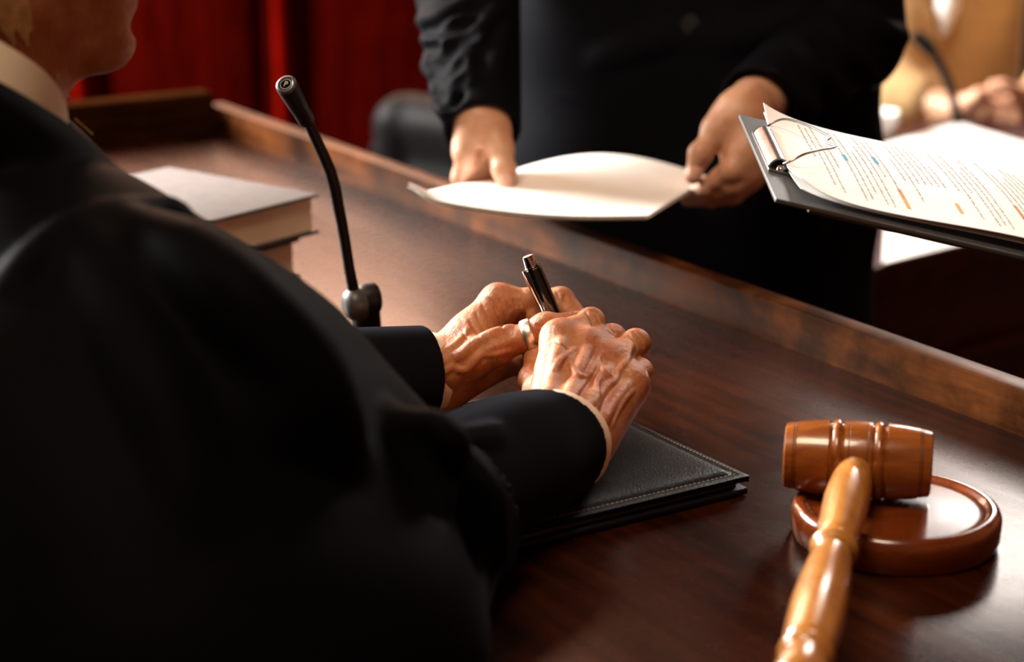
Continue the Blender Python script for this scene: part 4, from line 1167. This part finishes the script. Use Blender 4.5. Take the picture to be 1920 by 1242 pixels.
# ------------------------------------------------------------------ black leather chair behind the standing person
chx = Q(925, 250, 3.45); cbx = chx * [1, 1, 0]
cf = nrm([.62, .78, 0]); cs = np.array([-cf[1], cf[0], 0])
ch = thing('leather_chair', 'black padded leather armchair behind the standing person', 'chair', cbx)
def cpt(s_, f_, z): return cbx + cs * s_ + cf * f_ + UP * z
def pad(name, c, ax_, half_, mat, parent, rnd=.03):
    m = MB(); m.box(c, ax_, half_); return m.build(name, mat, parent, bevel=rnd, segs=5)
S = SDF(np.array([cbx[0] - .4, cbx[1] - .4, .40]), np.array([cbx[0] + .4, cbx[1] + .4, 1.1]), .008)
ztop = Q(800, 190, 3.45)[2]
for z in (ztop - .06, ztop - .16, ztop - .26, ztop - .36): S.cone(cpt(-.19, 0, z), cpt(.19, 0, z), .056, .056, .05)
for sg in (-1, 1): S.cone(cpt(.205 * sg, -.012, ztop - .06), cpt(.205 * sg, -.012, ztop - .38), .050, .050, .012)
shell_obj('backrest', S.mesh(1), M['chair_leather'], ch)
pad('seat', cpt(0, .25, .46), (cs, cf, UP), (.25, .24, .06), M['chair_leather'], ch)
for sg in (-1, 1):
    pad('armrest', cpt(.28 * sg, .22, .68), (cs, cf, UP), (.035, .2, .025), M['chair_leather'], ch, .015)
    m = MB(); m.tube([cpt(.28 * sg, .30, .66), cpt(.27 * sg, .28, .55), cpt(.22 * sg, .25, .42)], .015, 12); m.build('arm_support', M['black_plastic'], ch, smooth=True)
m = MB(); m.tube([cpt(0, .25, .08), cpt(0, .25, .41)], .03, 16); m.build('column', M['steel'], ch, smooth=True)
for k in range(5):
    a = 2 * math.pi * k / 5
    m = MB(); m.tube([cpt(0, .25, .10), cpt(.28 * math.cos(a), .25 + .28 * math.sin(a), .06)], [.022, .015], 10); leg = m.build('leg', M['black_plastic'], ch, smooth=True)
    m = MB(); p = cpt(.28 * math.cos(a), .25 + .28 * math.sin(a), .0); m.lathe(p + UP * .03 - cs * .015, cs, [(0, .02), (0, .029), (.03, .029), (.03, .02)], 20); m.build('caster', M['black_plastic'], leg, smooth=True)

# ------------------------------------------------------------------ clerk's lower desk, papers, tan-jacketed person
LZ = -.18
k0 = T(1650, 499, LZ); k1 = T(1830, 455, LZ)
kd = nrm((k1 - k0) * [1, 1, 0]); kn = np.array([-kd[1], kd[0], 0]); kn = kn if kn[1] > 0 else -kn
def kp(a, b, h): return k0 + kd * a + kn * b + UP * h
clerk = thing('clerk_desk', 'lower red mahogany clerk desk covered with papers in the background', 'desk', kp(.75, .33, 0) * [1, 1, 0])
m = MB(); m.box(kp(.75, .325, -.02), (kd, kn, UP), (.87, .325, .02)); m.build('desktop', M['red_wood'], clerk, bevel=.004)
top = k0[2]
m = MB(); m.box(kp(.75, .05, -.04 - (top - .04) / 2), (kd, kn, UP), (.85, .02, (top - .04) / 2)); m.build('front_panel', M['red_wood'], clerk, bevel=.004)
m = MB(); m.box(kp(.75, .01, -.52), (kd, kn, UP), (.87, .035, .05)); m.build('plinth_moulding', M['red_wood'], clerk, bevel=.012)
m = MB(); m.box(kp(.75, .02, -.17), (kd, kn, UP), (.85, .015, .012)); m.build('bead_moulding', M['red_wood'], clerk, bevel=.006)
for a in (-.09, 1.59):
    m = MB(); m.box(kp(a, .34, -.04 - (top - .04) / 2), (kd, kn, UP), (.02, .26, (top - .04) / 2)); m.build('end_panel', M['red_wood'], clerk, bevel=.004)
def flat_sheet(name, label, cs_, h, mat, bulge=.004, group=None):
    a, b, c, d = [T(x, y, LZ + h) for x, y in cs_]
    def fn(u, v):
        p = a * (1 - u) * (1 - v) + b * u * (1 - v) + c * u * v + d * (1 - u) * v
        return p + UP * bulge * math.sin(math.pi * u) * math.sin(math.pi * v)
    m = MB(); m.sheet(fn, 14, 14, .003); return tag(m.build(name, mat, smooth=True), label, 'paper', group)
flat_sheet('paper_stack', 'white paper lying at the front edge of the clerk desk', [(1655, 493), (1822, 452), (1840, 405), (1660, 430)], .006, M['paper'])
flat_sheet('document_page', 'left blank page of the open white document behind the clipboard', [(1650, 372), (1842, 395), (1792, 231), (1600, 288)], .012, M['paper'], .008)
flat_sheet('document_page', 'right blank page of the open white document behind the clipboard', [(1846, 395), (2030, 392), (1945, 275), (1796, 231)], .012, M['paper'], .008)
# squat white cup
cpb = T(1642, 262, LZ)
cup = thing('paper_cup', 'squat white cup on the clerk desk beside the tan sleeve', 'cup', cpb)
m = MB(); m.lathe(cpb, UP, [(.0, .024), (.001, .027), (.048, .036), (.05, .0375), (.051, .036), (.048, .034), (.006, .026), (.005, .002)], 40); m.build('cup_body', M['paper'], cup, smooth=True)
hh = [cpb + kd * .034 + UP * .038, cpb + kd * .052 + UP * .036, cpb + kd * .054 + UP * .022, cpb + kd * .031 + UP * .014]
m = MB(); m.tube(smooth_pts(hh), .0035, 10); m.build('cup_handle', M['paper'], cup, smooth=True)
# second gooseneck microphone
b2 = T(1800, 242, LZ)
mic2 = thing('gooseneck_microphone', 'blurred black gooseneck microphone on the clerk desk before the tan jacket', 'microphone', b2)
m = MB(); m.lathe(b2, UP, [(0, .035), (.006, .034), (.012, .02), (.014, .008)], 32); m.build('base', M['black_plastic'], mic2, smooth=True)
s2 = np.linalg.norm(b2 - CAM)
n2 = [(1797, 232), (1790, 200), (1782, 165), (1768, 130), (1752, 102)]
m = MB(); m.tube([Q(x, y, s2 - .01 * i) for i, (x, y) in enumerate(n2)], .0085, 14); m.build('gooseneck', M['black_plastic'], mic2, smooth=True)
m = MB(); m.tube([Q(1752, 102, s2 - .04), Q(1740, 88, s2 - .045), Q(1715, 64, s2 - .05)], [.009, .014, .012], 16); m.build('capsule', M['black_plastic'], mic2, smooth=True)
# person in the tan jacket
sx = 3.95
tb = Q(1770, 60, 4.15)
tan = thing('person', 'person in tan jacket seated behind the clerk desk, hands together', 'person', np.array([tb[0], tb[1] + .1, 0]))
tsh = [Q(1640, -190, 4.15), Q(1990, -190, 4.15)]
tel = [Q(1615, 150, 3.95), Q(2060, 120, 3.95)]
twr = [Q(1790, 205, 3.82), Q(1905, 190, 3.85)]
TJ = SDF(np.array([tb[0] - .55, tb[1] - .75, .42]), np.array([tb[0] + .65, tb[1] + .35, 1.55]), .010)
tcx = (tsh[0] + tsh[1]) / 2
thip = np.array([tcx[0], tcx[1] + .08, .55])
TJ.cone(tcx + UP * -.06, thip, .13, .15, .06).cone(tsh[0], tsh[1], .07, .07, .06)
for i in range(2): TJ.cone(tsh[i], tel[i], .072, .062, .04).cone(tel[i], tel[i] + (twr[i] - tel[i]) * .62, .062, .046, .03)
TJ.cone(Q(1690, 60, 4.02), Q(1660, 190, 3.90), .07, .06, .05)
for pts in ([(1640, 150), (1690, 140), (1730, 150)], [(1650, 205), (1690, 195), (1710, 190)], [(1720, 40), (1700, 90)]): TJ.line(pts, .008, .02, .2)
shell_obj('jacket', TJ.mesh(2), M['tan'], tan)
TB = SDF(np.array([tb[0] - .55, tb[1] - .75, .02]), np.array([tb[0] + .65, tb[1] + .35, 2.1]), .011)
tO = tcx + UP * .27 + np.array([0, -.04, 0])
for i in range(2):
    TB.cone(tsh[i], tel[i], .04, .036, .03).cone(tel[i], twr[i], .034, .027, .02)
TB.cone(tcx, thip, .11, .13, .05).cone(tcx, tO + UP * -.08, .055, .05, .04).cone(tsh[0], tsh[1], .05, .05, .04)
for sg in (-1, 1):
    kn_ = thip + np.array([.1 * sg, -.38, .0]); TB.cone(thip + np.array([.09 * sg, 0, 0]), kn_, .08, .06, .03); TB.cone(kn_, kn_ * [1, 1, 0] + [0, .02, .08], .055, .04, .03)
HT1 = dict(thumb=[(p, r) for p, r in jq((1815, 192, 3.80, 14), (1835, 178, 3.78, 12), (1862, 168, 3.78, 10), (1885, 172, 3.78, 8.5))],
           index=jq((1848, 198, 3.80, 12), (1885, 205, 3.79, 10), (1905, 216, 3.79, 9), (1915, 226, 3.79, 8)),
           middle=jq((1845, 210, 3.81, 12), (1882, 218, 3.80, 10), (1900, 228, 3.80, 9), (1905, 236, 3.80, 8)),
           ring=jq((1838, 220, 3.82, 11), (1870, 228, 3.81, 9.5), (1888, 236, 3.81, 8.5), (1892, 242, 3.81, 7.5)),
           pinky=jq((1828, 228, 3.83, 10), (1855, 236, 3.82, 8.5), (1868, 242, 3.82, 7.5), (1872, 246, 3.82, 7)))
HT2 = dict(thumb=jq((1915, 180, 3.84, 13), (1900, 168, 3.81, 11), (1880, 160, 3.80, 10), (1862, 158, 3.80, 8.5)),
           index=jq((1880, 185, 3.84, 12), (1850, 178, 3.84, 10), (1830, 178, 3.84, 9), (1815, 182, 3.84, 8)),
           middle=jq((1880, 198, 3.85, 12), (1850, 192, 3.85, 10), (1832, 192, 3.85, 9), (1818, 196, 3.85, 8)),
           ring=jq((1885, 210, 3.86, 11), (1856, 206, 3.86, 9.5), (1840, 208, 3.86, 8.5), (1828, 210, 3.86, 7.5)),
           pinky=jq((1890, 220, 3.87, 10), (1866, 218, 3.87, 8.5), (1852, 220, 3.87, 7.5), (1842, 222, 3.87, 7)))
ht = [build_hand(HT1, .003, [(tel[0] * .4 + twr[0] * .6, .03), (twr[0], .026)], nrm([0, -.3, .9])).mesh(1), build_hand(HT2, .003, [(tel[1] * .4 + twr[1] * .6, .03), (twr[1], .026)], nrm([0, -.3, .9])).mesh(1)]
SHT, tw, tR = build_head(tO, nrm([-.5, -.85, -.1]), UP, .006, tcx)
shell_obj('body', join_shells([TB.mesh(1), SHT.mesh(1)] + ht), M['skin_young'], tan)
S = SDF(tO - .17, tO + .18, .008)
S.ell(tw(-.02, 0, .045), tR, (.108, .086, .094), .01); S.ell(tw(.09, 0, -.01), tR, (.065, .10, .08), .02, 'sub'); S.ell(tw(-.01, 0, -.12), tR, (.14, .12, .075), .02, 'sub')
shell_obj('hair', S.mesh(1), M['hair_dark'], tan)
S = SDF(tcx - .3, tcx + .25, .008)
S.poly([Q(1775, -60, 4.05), Q(1776, 10, 4.02), Q(1768, 60, 4.0)], [.030, .022, .010], .01)
shell_obj('shirt_front', S.mesh(1), M['paper'], tan)
# high-backed wooden chair and stool seat for the seated people
def wooden_chair(name, label, base, fwd, seat_z, top_z, wd=.25):
    fwd = nrm(fwd); sd = np.array([-fwd[1], fwd[0], 0])
    t = thing(name, label, 'chair', base)
    def q(s_, f_, z): return np.array(base) + sd * s_ + fwd * f_ + UP * z
    pad('seat', q(0, 0, seat_z), (sd, fwd, UP), (wd, .23, .03), M['brown_wood'], t, .01)
    for sg in (-1, 1):
        for ff in (-.2, .2):
            m = MB(); m.box(q((wd - .03) * sg, ff, (seat_z - .03) / 2), (sd, fwd, UP), (.022, .022, (seat_z - .03) / 2)); m.build('leg', M['brown_wood'], t, bevel=.004)
        m = MB(); m.box(q((wd - .025) * sg, -.22, (seat_z + top_z) / 2), (sd, fwd, UP), (.025, .02, (top_z - seat_z) / 2)); m.build('back_post', M['brown_wood'], t, bevel=.008)
    m = MB(); m.box(q(0, -.22, top_z - .05), (sd, fwd, UP), (wd, .022, .05)); m.build('top_rail', M['brown_wood'], t, bevel=.01)
    for k in (-2, -1, 0, 1, 2):
        m = MB(); m.box(q(k * wd * .32, -.22, (seat_z + top_z) / 2 - .03), (sd, fwd, UP), (.018, .012, (top_z - seat_z) / 2 - .04)); m.build('back_slat', M['brown_wood'], t, bevel=.005)
    return t
wooden_chair('wooden_chair', 'brown slatted wooden chair behind the person in tan', np.array([1.22, 4.80, 0]), (-.1, -1, 0), .44, 1.2, .3)
pad_t = thing('judge_chair', 'dark leather chair under the seated judge', 'chair', np.array([hip[0] - .05, hip[1] - .03, DAIS]))
jq_ = np.array([hip[0] - .05, hip[1] - .03, 0]); jfw = np.array([.84, .54, 0]); jsd = np.array([-.54, .84, 0])
pad('seat', jq_ + UP * (DAIS + .30), (jsd, jfw, UP), (.24, .24, .05), M['chair_leather'], pad_t)
m = MB(); m.tube([jq_ + UP * (DAIS + .06), jq_ + UP * (DAIS + .26)], .03, 16); m.build('column', M['steel'], pad_t, smooth=True)
for k in range(5):
    a = 2 * math.pi * k / 5
    m = MB(); m.tube([jq_ + UP * (DAIS + .07), jq_ + np.array([.27 * math.cos(a), .27 * math.sin(a), DAIS + .02])], [.022, .018], 10); m.build('leg', M['black_plastic'], pad_t, smooth=True)

# ------------------------------------------------------------------ unseen ceiling lamp, added to carry the warm fill over the bench
lamp = thing('fill_lamp', 'square brass-framed ceiling lamp above the judge bench', 'lamp', (-0.5, 0.4, 3.74))
m = MB()
for dx, dy, hx, hy in ((-.6, 0, .03, .63), (.6, 0, .03, .63), (0, -.6, .57, .03), (0, .6, .57, .03)): m.aabox((-.5 + dx - hx, .4 + dy - hy, 3.72), (-.5 + dx + hx, .4 + dy + hy, 3.9))
m.build('frame', M['brown_wood'], lamp)
m = MB(); m.aabox((-1.07, -.17, 3.80), (.07, .97, 3.82)); m.build('reflector', M['paper'], lamp)
